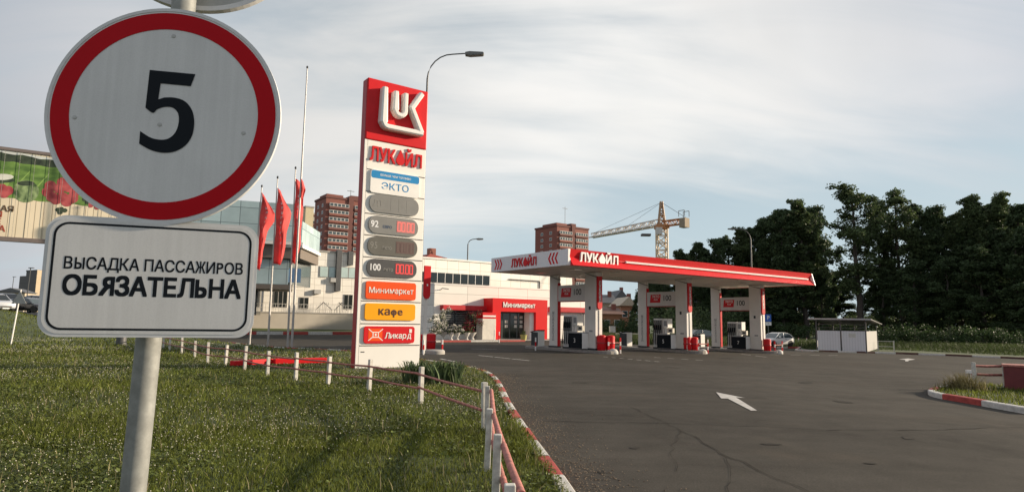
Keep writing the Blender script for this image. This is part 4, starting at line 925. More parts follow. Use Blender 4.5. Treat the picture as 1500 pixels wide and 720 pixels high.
for k, u in enumerate(COLU):
    x, y = W(u, 2); zg = gz(x, y)
    t = at_uv('pump_island', '%s raised concrete pump island under the canopy' % ORD[k], 'pump island', u, 4.6, 0, 'pump islands'); z = gz(*W(u, 4.6))
    P = [(s*.75*math.cos(R(a)), (3.6 if a < 180 else -2.7)+.75*math.sin(R(a))) for s in (1,) for a in list(range(0, 181, 20))+list(range(180, 361, 20))]
    MB().prism(P, -.1, .15).build('slab', kerb_grey, t, bevel=.02)
    MB().prism([(a*.86, b*.97) for a, b in P], .151, .155).build('top_surface', mat('island_top', (.16, .15, .14), .9, var=.15), t)
    pump(u, 4.75, k)
    t = at_uv('equipment_box', 'black and white box numbered %s in front of the %s dispenser' % ('357'[k], ORD[k]), 'equipment box', u-.45, VU_(BOXPX[k], u-.45)+.1, .15, 'numbered boxes on the islands')
    MB().box(-.30, .30, -.60, .60, .06, .98).build('white_cabinet', white, t, bevel=.02); MB().box(-.325, -.302, -.59, .59, .08, .96).build('black_panel', black, t); MB().box(-.28, .28, -.57, .57, 0, .06).build('plinth', darkm, t)
    MB().box(-.32, .32, -.61, .61, .982, 1.02).build('lid', grey, t)
    text('numeral', '357'[k], .36, white, t, (-.328, .05, .52), rz=R(-90), depth=.001)
    t = at_uv('waste_bin', 'dark and white waste bin at the far end of the %s pump island' % ORD[k], 'bin', u-.05, 8.0, .15, 'waste bins on the pump islands')
    MB().box(-.27, .27, -.36, .36, 0, 1.0).build('white_cabinet', white, t, bevel=.03); MB().box(-.30, -.272, -.33, .35, .05, .92).build('black_panel', darkm, t); MB().prism([(-.34, 1.02), (.46, .90), (.46, .95), (-.34, 1.07)], -.3, .3, axis='x').build('lid', black, t)
    # red fire drums, guard rail and concrete dome at the near end
    for q, (du, dv) in enumerate(((-.05, 0), (.42, 0))):
        if k == 2 and q == 1: continue
        xx, yy = W(u+du, 3.6-1.2+dv); 
        t = at_uv('red_bin', '%s red drum bin at the near end of the %s pump island' % (('inner', 'outer')[q], ORD[k]), 'bin', u+du, VU_(DRPX[k][q], u+du), .15, 'red drum bins by the pump islands')
        drum(t, 0, 0); MB().lathe([(.275, .40), (.285, .42), (.285, .46), (.275, .48)], (0, 0, 0), 16).build('hoop', dark_red, t, smooth=True)
    t = at_uv('guard_rail', 'red and white guard rail before the %s pump island' % ORD[k], 'guard rail', (ug := u+.55), (vg_ := VU_(sum(GRPX[k])/2, u+.55)), 0, 'guard rails before the pump islands')
    for s in (-.48, .48):
        for i in range(4): MB().tube([(s, 0, i*.23+.0), (s, 0, i*.23+.22)], .045, 10).build('post_band', (red, white)[i % 2 == (k % 2)], t, smooth=True)
    MB().tube([(-.46, 0, .62), (.46, 0, .62)], .035, 8).build('rail', rail_red, t, smooth=True)
    t = at_uv('concrete_dome', 'pale concrete dome stop beside the guard rail of the %s pump island' % ORD[k], 'bollard', u+.30, vg_-.15, 0, 'concrete dome stops')
    MB().lathe([(.30, 0), (.30, .07), (.27, .17), (.20, .25), (.10, .295), (.02, .31)], (0, 0, 0), 18).build('dome', mat('dome_concrete', (.55, .53, .49), .8, var=.12), t, smooth=True)
    t.rotation_euler[2] += .1

# white entrance post with red blade, drum and dome beside the pylon
def GU(px, py): return uv(*G(px, py))
u_, v_ = GU(621, 517)
t = at_uv('blade_post', 'white post with hanging red blade sign just right of the price pylon', 'sign', u_, v_)
zt = PV(622, 389, v_)[1]; MB().box(-.09, .09, -.05, .05, 0, zt).build('post', col_white, t)
zr0 = PV(622, 437, v_)[1]; MB().prism([(-.20, zt), (-.20, zr0+.15), (-.1, zr0), (.1, zr0), (.20, zr0+.15), (.20, zt)], -.14, -.055, axis='y').build('blade', red, t, bevel=.01); MB().box(-.04, .04, -.15, -.142, (zt+zr0)/2-.2, (zt+zr0)/2-.1).build('mark', white, t)
for q, px in enumerate((619, 631)):
    a, b = GU(px, 514 if q else 511); t = at_uv('red_bin', ('red drum bin half hidden behind the price pylon', 'red drum bin on a round concrete base right of the price pylon')[q], 'bin', a, b, .1 if q else 0, 'red drum bins by the pump islands'); drum(t, 0, 0); MB().lathe([(.275, .40), (.285, .42), (.285, .46), (.275, .48)], (0, 0, 0), 16).build('hoop', dark_red, t, smooth=True)
a, b = GU(637, 518); t = at_uv('concrete_ring', 'low round concrete base right of the price pylon', 'bollard', a, b); MB().lathe([(.52, 0), (.52, .16), (.46, .22), (.1, .24)], (0, 0, 0), 20).build('ring', concrete, t, smooth=True)
def bollard(label, px, py, h=.75, bands=True, r=.045):
    a, b = GU(px, py); t = at_uv('bollard', label, 'bollard', a, b, 0, 'thin bollards on the forecourt')
    for i in range(3): MB().tube([(0, 0, i*h/3), (0, 0, (i+1)*h/3-.01)], r, 10).build('band', (white, red)[(i % 2) if bands else 0], t, smooth=True)
bollard('thin red and white bollard right of the low concrete ring', 647.5, 518); bollard('thin pale bollard behind the red drum by the pylon', 620, 519)
bollard('thin red bollard at the left foot of the red doorway', 731, 501.5, .9); bollard('thin white bollard right of the cream kiosk box', 724, 500, 1.0, False)
bollard('dark short bollard left of the left pump island', 784.5, 513, .8)

# ------------------------------------------------------------------ the shop
VM = 24.0
mu0, mz1 = PV(636.5, 416, VM); mu1 = PV(864, 440, VM)[0]
clad = lines_mat('shop_cladding', (.80, .77, .70), (.30, .28, .25), 3.4, 1.02, .03, rough=.4)
clad_old = lines_mat('old_cladding', (.80, .76, .68), (.40, .36, .31), 1.3, .85, .035, rough=.6, var=.09)
sh = at_uv('shop_building', 'cream clad station shop with red doorway and flower window', 'building', mu0, VM)
MW = mu1-mu0; MH = mz1
MB().box(0, MW, 0, 4.6, 0, MH).build('wall', clad, sh)
MB().box(-.05, MW+.05, -.05, 4.65, MH, MH+.12).build('parapet', panel_white, sh)
VU = 30.0; uu0, _ = PV(603, 400, VU); uu1, zz1 = PV(838, 400, VU); zu = PV(640, 379.5, VU)[1]
ub_ = at_uv('office_building', 'taller pale clad block behind the shop with a strip of dark windows', 'building', uu0, VU)
MB().box(0, uu1-uu0, 0, 12, 0, zu).build('wall', clad_old, ub_); MB().box(-.1, uu1-uu0+.1, -.1, 12, zu, zu+.15).build('parapet', panel_white, ub_)
a0, za = PV(617, 398, VU); a1, zb_ = PV(717, 417, VU); zc0 = PV(666, 400.5, VU)[1]; zc1 = PV(666, 415, VU)[1]; nW = 9
for i in range(nW):
    q0, q1 = a0-uu0+(a1-a0)*i/nW, a0-uu0+(a1-a0)*(i+1)/nW
    f = MB().box(q0, q1-.0, -.06, -.003, zc1, zc0).build('window', darkm, ub_); MB().box(q0+.06, q1-.10, -.075, -.061, zc1+.06, zc0-.06).build('pane', glass_dark, f)
    MB().box(q1-.05, q1-.0, -.085, -.061, zc1, zc0).build('mullion', white, f)
a0, za = PV(745, 412, VU); 
MB().tube([(PV(745, 409, VU)[0]-uu0, -.05, PV(745, 409, VU)[1]), (PV(790, 411, VU)[0]-uu0, -.05, PV(745, 409, VU)[1]), (PV(790, 411, VU)[0]-uu0, -.05, mz1)], .07, 6).build('drain_pipe', steel_dark, ub_)
p_ = PV(655, 375, VU+5); rb = MB(); rr0 = PV(618, 374, VU+3)[0]-uu0; rr1 = PV(662, 374, VU+3)[0]-uu0; rb.prism([(rr0, zu+.1), (rr1, zu+.1), (rr1-.6, zu+.55), (rr0+1.0, zu+.85)], 3, 7, axis='y'); rb.build('red_roof', mat('red_roof', (.28, .05, .035), .7), ub_); MB().box(rr0+1.2, rr0+1.9, 3.5, 4.2, zu+.5, zu+1.5).build('chimney', mat('chimney_brick', (.25, .09, .06), .8), ub_)
# shop front: strip window, red ledge, doorway portal
def mv(px, py): u, z = PV(px, py, VM); return u-mu0, z
w0, zt = mv(646, 451); w1, _ = mv(722, 456); zt = mv(646, 453)[1]; _, zb2 = mv(646, 497); zl0 = mv(646, 446)[1]; zl1 = mv(646, 453)[1]
MB().box(w0-.1, w1+.2, -.55, .0, zl1-.03, zl0).build('ledge', mat('awning_red', (.48, .03, .035), .5, spec=.2), sh, bevel=.03)
nP = 4; wf = MB().box(w0, w1, -.04, -.003, .55, zl1-.04).build('window', darkm, sh)
blind = mat('blind_slats', (.12, .12, .115), .6)
for i in range(nP):
    q0, q1 = w0+(w1-w0)*i/nP, w0+(w1-w0)*(i+1)/nP
    MB().box(q0+.06, q1-.06, -.055, -.041, .62, zl1-.1).build('pane', glass_dark, wf)
    if i < 3:
        bl = MB()
        for j in range(9): z = zl1-.25-j*.19; bl.add([(q0+.1, -.058, z), (q1-.1, -.058, z), (q1-.1, -.075, z-.07), (q0+.1, -.075, z-.07)], [(0, 1, 2, 3)])
        bl.build('blind', blind, wf)
VPt = VM-1.5
d0, dzt = PV(722, 436, VPt); d1, _ = PV(802, 440, VPt); d0 -= mu0; d1 -= mu0; dzt = PV(760, 437.5, VPt)[1]
e0 = PV(733.5, 457, VPt)[0]-mu0; e1 = PV(785, 457, VPt)[0]-mu0; ezt = PV(760, 456.5, VPt)[1]
po = MB(); po.box(d0, e0, -1.5, .0, 0, dzt); po.box(e1, d1, -1.5, .0, 0, dzt); po.box(e0, e1, -1.5, .0, ezt, dzt); po.build('portal', mat('portal_red', (.66, .01, .012), .4, var=.03, spec=.2), sh)
bezel = MB(); bezel.box(e0+.002, e0+.12, -1.2, -.1, 0, ezt-.004); bezel.box(e1-.5, e1-.002, -1.2, -.1, 0, ezt-.004); bezel.build('portal_lining', white, sh)
text('lettering', 'Минимаркет', .62, white, sh, ((e0+e1)/2+.05, -1.53, (ezt+dzt)/2+.02), depth=.02, bold=.02, width=.95)
dr = MB().box(e0+.13, e1-.51, -.35, -.25, 0, ezt-.02).build('door', mat('door_frame', (.05, .055, .055), .4), sh)
npn = 4; ew = e1-.51-e0-.13
for i in range(npn):
    q = e0+.13+ew*i/npn; MB().box(q+.07, q+ew/npn-.07, -.365, -.351, .15, ezt-.15).build('pane', glass_dark, dr)
    for j in range(2 if i < 2 else 3):
        if i in (0, 1, 2, 3): MB().box(q+.3+.2*(i == 2), q+.62+.2*(i == 2), -.38, -.366, 1.15+j*.42, 1.42+j*.42).build('notice', mat('paper', (.5, .5, .46), .8), dr)
r0 = mv(803, 452)[0]; r1 = mv(861, 455)[0]; zz = mv(830, 453)[1]; MB().box(r0, r1, -.5, 0, zz-.28, zz+.22).build('ledge', mat('awning_red', (.48, .03, .035), .5, spec=.2), sh, bevel=.03)
MB().box(mv(858, 470)[0]-.3, mv(862, 470)[0], -.05, -.003, .6, zz-.35).build('side_panel', grey, sh)
for px in (812, 836):
    q, z = mv(px, 470); MB().box(q-.4, q+.4, -.05, -.003, .9, 2.3).build('window', glass_win, sh)
mb = MB(); q, z = mv(645, 424); mb.tube([(q, -.02, z), (q, -.35, z+.12), (q+.5, -.6, z+.06)], .04, 6); mb.build('wall_lamp', steel_dark, sh)
# kiosk box beside the doorway
a, b = uv(*G(712, 500)); t = at_uv('ice_box', 'cream cabinet with red striped top left of the red doorway', 'cabinet', PV(712, 480, VPt+.2)[0], VPt+.2)
kx = (PV(724, 480, VPt)[0]-PV(704, 480, VPt)[0])/2
MB().box(-kx, kx, -.5, .5, .08, 1.95).build('body', mat('cream_box', (.62, .58, .50), .5), t, bevel=.03); MB().box(-kx, kx, -.5, .5, 1.96, 2.5).build('top_sign', red, t, bevel=.02); MB().box(-kx+.05, kx-.05, -.52, -.501, 2.1, 2.24).build('stripe', white, t); MB().box(-kx+.02, kx-.02, -.45, .45, 0, .08).build('plinth', darkm, t)
# pots and flowers on the pavement
pave = mat('pavement', (.26, .24, .22), .9, var=.15, scale=2)
vk = 19.9
kp = [W(PV(px, 495, vk)[0], vk) for px in (598, 640, 690, 740)]+[W(PV(770, 495, vk)[0], vk+.15)]
kerb(kp, seg=2.3)
c_, d_ = PV(598, 495, vk)[0], PV(866, 495, vk)[0]
ground_sheet('shop_pavement', [W(c_, vk+.1), W(d_+1, vk+.1), W(d_+1, VM+.5), W(c_, VM+.5)], pave, .10, 1.5)
pot_m = mat('pot_white', (.62, .59, .54), .6); fl_w = leafmat('white_blossom', (.62, .58, .52), .4, .3); fl_r = leafmat('red_blossom', (.16, .02, .03), .5, .3)
POTG = 'potted flowers before the shop window'
for i, (px, hh, m, r, lab) in enumerate(((634, 2.0, fl_w, .60, 'big white flowering shrub in a pot at the shop corner'), (649, 2.6, fl_w, .72, 'tallest white flowering shrub before the shop window'), (661, 1.3, fl_w, .42, 'white urn with white flowers right of the tall white shrub'), (670, 1.15, fl_w, .40, 'small white urn with white flowers left of the red shrub'), (684, 1.5, fl_r, .42, 'white urn below the dark red flowering shrub'), (692, 2.5, fl_r, .80, 'tall dark red flowering shrub beside the cream cabinet'))):
    vv = 21.4 if i not in (1, 5) else 22.3
    u = PV(px, 490, vv)[0]; t = at_uv('flower_pot', lab, 'potted plant', u, vv, .12, POTG); s = .85 if hh < 1.6 else 1.1
    MB().lathe([(.16*s, 0), (.17*s, .05), (.07*s, .14), (.09*s, .22), (.30*s, .55), (.35*s, .62), (.30*s, .60), (.05, .56)], (0, 0, 0), 14).build('urn', pot_m, t, smooth=True)
    rng = np.random.default_rng(40+i); cen = [(random.gauss(0, r*.45), random.gauss(0, r*.45), random.uniform(.65, hh)) for _ in range(14)]
    v, lp, sz = leaf_cloud(cen, [r*random.uniform(.3, .5) for _ in cen], 46, .13); fo = bpy.data.objects.new('blossom', raw_mesh('blossom', v, lp, sz, m)); C.objects.link(fo); fo.parent = t
    v, lp, sz = leaf_cloud([(c[0], c[1], c[2]-.1) for c in cen], [r*.45]*len(cen), 30, .14); fo = bpy.data.objects.new('leaves', raw_mesh('leaves', v, lp, sz, leaf_mid)); C.objects.link(fo); fo.parent = t
u = PV(767, 490, 20.6)[0]; t = at_uv('flower_pot', 'small yellow pot with a low plant before the shop door', 'potted plant', u, 20.6, .02, POTG); MB().lathe([(.22, 0), (.30, .5), (.32, .55), (.28, .54)], (0, 0, 0), 12).build('urn', mat('yellow_pot', (.40, .38, .12), .6), t, smooth=True)
v, lp, sz = leaf_cloud([(0, 0, .7), (.1, .1, .8)], [.25, .2], 60, .12); fo = bpy.data.objects.new('leaves', raw_mesh('leaves', v, lp, sz, leaf_mid)); C.objects.link(fo); fo.parent = t

# ------------------------------------------------------------------ office block with glass bay, terrace wall, behind the flags
VL, VW = 60.0, 55.0
lz = lambda px, py, v=VL: PV(px, py, v)[1]; lu = lambda px, v=VL, py=450: PV(px, py, v)[0]
beige = mat('beige_wall', (.44, .40, .34), .85, var=.08, scale=.5)
t = at_uv('terrace_wall', 'long plain beige terrace wall behind the flagpoles', 'wall', lu(240, VW), VW); wl = lu(600, VW)-lu(240, VW); zw = lz(470, 459, VW); TZ = zw-.35
MB().box(0, wl, 0, .5, 0, zw).build('wall', beige, t); MB().box(-.05, wl+.05, -.08, .58, zw, zw+.14).build('coping', concrete, t)
t = at_uv('terrace_railing', 'thin dark railing along the top of the terrace wall', 'railing', lu(360, VW), VW+.2, zw+.14); rl = lu(540, VW)-lu(360, VW); mb = MB()
for z in (.45, .95): MB().box(0, rl, -.02, .02, z, z+.05).build('rail', mat('pale_rail', (.5, .48, .44), .5), t)
for i in range(41): mb.box(rl*i/40-.02, rl*i/40+.02, -.02, .02, 0, .95)
mb.build('balusters', mat('pale_rail', (.5, .48, .44), .5), t)
gs = [W(lu(240, VW), 0.0+VW+.5), W(lu(600, VW), VW+.5), W(lu(600, VW), VL+24), W(lu(240, VW)-20, VL+24)]
xy0 = gs[0]; t = tag(MB().prism(gs, -.2, TZ).build('terrace_ground', pave), kind='structure')
VK = 43.0
kerb([W(lu(200, VK, 489), VK), W(lu(370, VK, 489), VK), W(lu(520, VK, 489), VK), W(lu(575, VK, 489), VK), W(lu(605, VK-2, 489), VK-3)], seg=2.6, h=.30, wd=.25)
ground_sheet('verge', [W(lu(200, VK), VK+.2), W(lu(575, VK), VK+.2), W(lu(600, VW), VW), W(lu(240, VW)-8, VW)], earth, .22, 3)
ob = at_uv('office_block', 'pale clad office block with a hanging blue glass bay behind the flags', 'building', lu(385), VL, TZ)
OU = lu(385); zt_ = lz(490, 370)-TZ; OW = lu(580)-OU
MB().box(0, OW, 0, 16, 0, zt_).build('wall', clad_old, ob); MB().box(-.1, OW, -.12, 16, zt_, zt_+.2).build('parapet', concrete, ob)
def owin(px0, px1, py0, py1, m=glass_win, nm=2, name='window'):
    q0, q1 = lu(px0)-OU, lu(px1)-OU; mid = (px0+px1)/2; z1, z0 = lz(mid, py0)-TZ, lz(mid, py1)-TZ
    f = MB().box(q0, q1, -.08, -.003, z0, z1).build(name, mat('window_frame', (.30, .28, .26), .5), ob); w_ = (q1-q0)/nm
    for i in range(nm): MB().box(q0+w_*i+.07, q0+w_*(i+1)-.07, -.1, -.081, z0+.07, z1-.07).build('pane', m, f)
owin(465, 491, 390, 406, glass_teal); owin(495, 520, 391, 407, glass_teal); owin(528, 556, 393, 408, glass_teal)
owin(438, 451.5, 435, 452, glass_dark, 2, 'door'); owin(503, 516, 431, 452, glass_dark, 2, 'door'); owin(400, 420, 424, 450, glass_dark, 3)
for px, y0, y1 in ((492, 366, 426), (509, 368, 388)):
    q = lu(px)-OU; MB().box(q-.35, q+.35, -.5, -.003, lz(px, y1)-TZ, lz(px, y0)-TZ).build('flue', steel_dark, ob)
for px, py in ((486, 409), (463, 426), (446, 410)):
    q = lu(px)-OU; MB().box(q-.5, q+.4, -.5, -.003, lz(px, py+4)-TZ, lz(px, py-2)-TZ).build('air_conditioner', mat('ac_white', (.42, .41, .39), .5), ob)
mb = MB()
for q0, q1, zs in ((lu(455)-OU, lu(478)-OU, 0), (lu(482)-OU, lu(500)-OU, 0)):
    mb.tube([(q0, -2.2, .9), (q0+1.0, -2.2, 1.9), (q1-1.2, -2.2, 1.9), (q1, -2.2, .9)], .05, 6)
    for i in range(9): f = i/8; mb.tube([(q0+(q1-q0)*f, -2.2, 0), (q0+(q1-q0)*f, -2.2, .9+min(f, 1-f)*3.5 if min(f, 1-f) < .25 else 1.85)], .025, 5)
mb.build('stair_railing', steel_dark, ob)
# dark stair roof
# glass bay: faceted volume hanging over a brown soffit
glass_grid = lines_mat('glass_curtain', (.44, .55, .54), (.14, .18, .18), 1.9, 1.75, .07, rough=.12, var=.28, spec=.8, metal=0)
brown = mat('brown_soffit', (.16, .13, .105), .7)
def bay(pts_px, vs, z0p, z1p, name, m, par, ztop=None):
    P = [(lu(px, v)-OU, v-VL) for px, v in zip(pts_px, vs)]
    return P
xa, xb, xc2 = lu(225, 50)-OU, lu(436, 46)-OU, lu(463.5, 54)-OU
zg1 = lz(400, 297, 47)-TZ; zg0 = lz(400, 353, 47)-TZ
def facade(name, p, q, z0, z1, th, m, mats_obj='glass_curtain'):
    a, b = Vector((p[0], p[1], 0)), Vector((q[0], q[1], 0)); ln = (b-a).length; an = math.atan2(b.y-a.y, b.x-a.x)
    o = MB().box(0, ln, 0, th, 0, z1-z0).build(name, m, ob); o.location = (a.x, a.y, z0); o.rotation_euler = (0, 0, an); return o
facade('glass_wall', (xa, 50-VL), (xb, 46-VL), zg0, zg1, 8, glass_grid)
zh1 = lz(450, 332, 50)-TZ; zh0 = lz(450, 364, 50)-TZ
facade('glass_wall', (xb+.02, 46-VL), (xc2, 54-VL), zh0, zh1, 6, glass_grid)
facade('ledge', (xa, 49.7-VL), (xb+.1, 45.7-VL), zg0-.35, zg0-.004, 8.2, panel_white); facade('ledge', (xb+.1, 45.72-VL), (xc2+.1, 53.7-VL), zh0-.4, zh0-.004, 6, panel_white)
facade('soffit_band', (xa, 50.3-VL), (xb, 46.3-VL), lz(400, 377, 47)-TZ, zg0-.36, 8, brown); facade('soffit_band', (xb+.1, 46.4-VL), (xc2, 54.2-VL), lz(450, 383, 50)-TZ, zh0-.41, 6, brown)
facade('glass_wall', (xa, 52-VL), (xb-.6, 48-VL), lz(400, 416, 48)-TZ, lz(400, 377, 47)-TZ-.01, 6, glass_grid)
facade('dark_band', (xa, 51.5-VL), (xb-.3, 47.5-VL), lz(400, 423, 48)-TZ, lz(400, 416, 48)-TZ-.01, 7, brown)
facade('ground_floor_glass', (xa, 53-VL), (xb-3.5, 49.5-VL), 0.02, lz(400, 423, 48)-TZ-.01, 5, glass_dark)
facade('corner_glass', (xb-.4, 48.2-VL), (xc2-.6, 55-VL), lz(450, 418, 50)-TZ, lz(450, 383, 50)-TZ-.01, 4, glass_win)
for k_ in (.62, .80, .93):
    x_ = xa+(xb-xa)*k_; y_ = 48-VL+(1-k_)*4-.12; bp_ = MB().box(0, 1.7, 0, .06, .3, 1.9).build('blue_pane', mat('blue_glass', (.12, .24, .40), .12, var=.1, spec=.8), ob); bp_.location = (x_, y_, lz(400, 416, 48)-TZ); bp_.rotation_euler = (0, 0, math.atan2(-4, xb-xa))
for f in (.35, .75): x_ = xa+(xb-xa)*f; MB().tube([(x_, 51-VL, 0), (x_, 51-VL, lz(400, 423, 48)-TZ)], .25, 10).build('pillar', beige, ob)
t = at_uv('rooftop_tower', 'slim yellowish tower rising behind the glass bay', 'building', lu(440, 95), 95, 0); tw = lu(452, 95)-lu(440, 95); MB().box(0, tw, 0, tw, 0, PV(447, 303, 95)[1]).build('wall', mat('yellow_render', (.55, .47, .30), .8), t); MB().box(-.1, tw+.1, -.1, tw+.1, PV(447, 303, 95)[1], PV(447, 301, 95)[1]).build('parapet', concrete, t)

# ------------------------------------------------------------------ far apartment blocks
brick = mat('red_brick', (.23, .085, .065), .85, var=.12, scale=.15); brick_dk = mat('dark_brick', (.15, .06, .05), .85, var=.1, scale=.2); pale_brick = mat('pale_brick', (.42, .38, .32), .85, var=.08, scale=.2)
def apartment(label, px0, px1, topy, Y, floors, bays, m, wl=12.0, rz=AN, cut=0.0, fw=None):
    x0, y0, z1 = AY(px0, topy, Y); H = z1; t = thing('apartment_block', label, 'building', (x0, y0, 0), rz, 'far apartment blocks')
    du = Vector((math.cos(rz), math.sin(rz)))
    k = (px1-750)/FPX                                      # width that carries the front to px1
    dr = ray(px1, 420); wdt = (dr.x*y0-dr.y*x0)/(du.x*dr.y-du.y*dr.x)*-1 if False else abs((x0*dr.y-y0*dr.x)/(du.y*dr.x-du.x*dr.y))
    MB().box(0, wdt, 0, wl, 0, H).build('wall', m, t); MB().box(-.3, wdt+.3, -.3, wl+.3, H, H+.8).build('parapet', brick_dk, t)
    fh = 3.0; wn = max(1, bays); bw = wdt/wn
    for b in range(wn):
        q0 = b*bw+bw*.12; q1 = (b+1)*bw-bw*.10
        for f in range(floors):
            z = H-3.4-f*fh
            if z < 6: break
            w_ = MB().box(q0, q1, -.9, -.01, z-1.0, z-.05).build('balcony', m if f % 3 else brick_dk, t)
            fr = MB().box(q0+.1, q1-.1, -.85, -.012, z-.04, z+1.3).build('window', mat('frame_white', (.55, .53, .5), .6), t); n = 5
            mbp = MB(); s = (q1-q0-.2)/n
            for i in range(n): mbp.box(q0+.1+s*i+.18, q0+.1+s*(i+1)-.18, -.88, -.851, z+.10, z+1.15)
            mbp.build('pane', glass_win, fr)
    for f in range(floors):
        z = H-3.4-f*fh
        if z < 6: break
        for c in (.22, .62):
            w_ = MB().box(-.04, -.005, wl*c, wl*c+2.0, z-.2, z+1.3).build('window', mat('frame_white', (.55, .53, .5), .6), t); MB().box(-.06, -.041, wl*c+.2, wl*c+1.8, z, z+1.1).build('pane', glass_win, w_)
    MB().box(wdt*.44, wdt*.54, -.6, -.02, 4, H+1.6).build('stair_shaft', brick_dk, t)
    MB().box(.5, wdt*.35, 1, wl*.7, H+.81, H+1.9).build('roof_house', m, t); MB().box(wdt*.52, wdt*.68, 2, wl*.6, H+.81, H+2.6).build('roof_house', brick_dk, t)
    MB().tube([(wdt*.6, wl*.5, H+.5), (wdt*.6, wl*.5, H+(12 if px0 > 700 else 6))], .10, 5).build('aerial', steel_dark, t); MB().box(wdt*.6-1.6, wdt*.6+1.6, wl*.5-.06, wl*.5+.06, H+(11 if px0 > 700 else 5.4), H+(11.2 if px0 > 700 else 5.6)).build('aerial_bar', steel_dark, t)
    return t
apartment('red brick tower block behind the glass office at the left', 478, 545, 289, 262, 16, 2, brick, 14)
apartment('beige block half hidden left of the red brick tower', 452, 480, 316, 290, 12, 1, pale_brick, 12)
apartment('red brick tower block rising behind the canopy left corner', 816, 862, 331, 300, 14, 2, brick, 17)

# ------------------------------------------------------------------ tower crane
YC = 200.0; cx_, cy_, _ = AY(971, 470, YC); z_at = lambda px, py: AY(px, py, YC)[2]
cr = thing('tower_crane', 'yellow and white lattice tower crane above the canopy', 'crane', (cx_, cy_, gz(cx_, cy_)))
zj = z_at(970, 328); zap = z_at(970, 295); zg = gz(cx_, cy_); yel = mat('crane_paint', (.62, .50, .36), .6, var=.15); cwhite = mat('crane_white', (.62, .58, .54), .6); crust = mat('crane_orange', (.45, .20, .08), .6)
def lattice(p0, p1, w_, n, r=.16, tri=False, w2=None):
    mb = MB(); p0, p1 = Vector(p0), Vector(p1); d = (p1-p0).normalized(); a = d.cross(Vector((0, 0, 1)) if abs(d.z) < .9 else Vector((0, 1, 0))).normalized(); b = a.cross(d)
    w2 = w2 or w_; cs = [(-1, -1), (1, -1), (1, 1), (-1, 1)] if not tri else [(-1, -.6), (1, -.6), (0, 1)]
    def q(i, c): f = i/n; ww = w_+(w2-w_)*f; return p0.lerp(p1, f)+a*c[0]*ww/2+b*c[1]*ww/2
    for c in cs: mb.tube([q(0, c), q(n, c)], r, 4)
    for i in range(n):
        for j in range(len(cs)):
            c, e = cs[j], cs[(j+1) % len(cs)]; mb.tube([q(i, c), q(i+1, e)] if i % 2 else [q(i, e), q(i+1, c)], r*.65, 4); mb.tube([q(i, c), q(i, e)], r*.6, 4)
    return mb
lattice((0, 0, -zg-.2), (0, 0, zj-zg-1.5), 3.0, 14, .24).build('mast', yel, cr)
MB().box(-2.0, 2.0, -2.0, 2.0, zj-zg-1.5, zj-zg-.3).build('slewing_ring', crust, cr)
lattice((0, 0, zj-zg-.3), (0, 0, zap-zg), 2.0, 5, .22, w2=.6).build('apex', mat('crane_apex', (.40, .26, .16), .6), cr)
tp = Vector(AY(866, 344, YC+34)); tip = Vector((tp.x-cx_, tp.y-cy_, zj-zg+.4)); jd = (tip).normalized()
lattice((-.6, 1.0, zj-zg+.4), tip, 2.5, 17, .24, True, 1.9).build('jib', cwhite, cr)
ct = Vector(AY(1005, 324, YC-7)); cj = Vector((ct.x-cx_, ct.y-cy_, zj-zg)); lattice((.5, -.5, zj-zg), cj, 1.6, 5, .18).build('counter_jib', crust, cr)
ang = math.atan2(cj.y, cj.x); cw = MB().box(-1.7, .4, -1.2, 1.2, -2.0, .9).build('counterweight', mat('counterweight_concrete', (.30, .24, .17), .8), cr); cw.location = cj; cw.rotation_euler = (0, 0, ang)
cf = MB(); [cf.tube([(sx, sy, 1.4), (sx, sy, 3.2)], .10, 5) for sx in (-1.8, .3) for sy in (-1.2, 1.2)]; [cf.tube([(-1.8, sy, 3.2), (.3, sy, 3.2)], .10, 5) for sy in (-1.2, 1.2)]; o = cf.build('winch_frame', steel_dark, cr); o.location = cj; o.rotation_euler = (0, 0, ang)
for f in (.45, .95): MB().tube([(0, 0, zap-zg-.3), tuple(Vector((0, 0, zj-zg+1.6)).lerp(tip+Vector((0, 0, 1)), f))], .05, 4).build('tie_rope', steel_dark, cr)
MB().tube([(0, 0, zap-zg-.3), tuple(cj+Vector((0, 0, 1)))], .06, 4).build('tie_rope', steel_dark, cr)
h_ = Vector((0, 0, zj-zg)).lerp(tip, .20); MB().box(h_.x-1.5, h_.x+1.5, h_.y-1, h_.y+1, zj-zg-3.0, zj-zg-2.3).build('trolley', steel_dark, cr)
MB().box(-2.2, -.4, -2.6, -1.2, zj-zg-3.6, zj-zg-1.4).build('cab', cwhite, cr)

# ------------------------------------------------------------------ village houses under the canopy
def house(label, px0, px1, ybase, yeave, yridge, Y, wm, rm, gable=True):
    x0, _, z0 = AY(px0, ybase, Y); x1, _, ze = AY(px1, yeave, Y); zr = AY((px0+px1)/2, yridge, Y)[2]; wd = x1-x0; t = thing('village_house', label, 'house', (x0, Y, 0), R(6), 'houses beyond the station')
    MB().box(0, wd, 0, 9, min(z0, 0)-.5, ze).build('wall', wm, t)
    if gable: MB().prism([(-.5, ze-.1), (wd+.5, ze-.1), (wd/2, zr)], -.5, 9.5, axis='y').build('roof', rm, t)
    else: MB().prism([(-.6, ze-.1), (9.6, ze-.1), (4.5, zr)], -.5, wd+.5, axis='x').build('roof', rm, t)
    for i in range(2):
        q = wd*(.25+.5*i); f = MB().box(q-.6, q+.6, -.06, -.003, ze-2.6, ze-1.2).build('window', mat('frame_white', (.55, .53, .5), .6), t); MB().box(q-.48, q+.48, -.08, -.061, ze-2.5, ze-1.3).build('pane', glass_win, f)
    MB().box(wd*.7, wd*.7+.8, 3, 3.8, ze, zr+.8).build('chimney', brick, t)
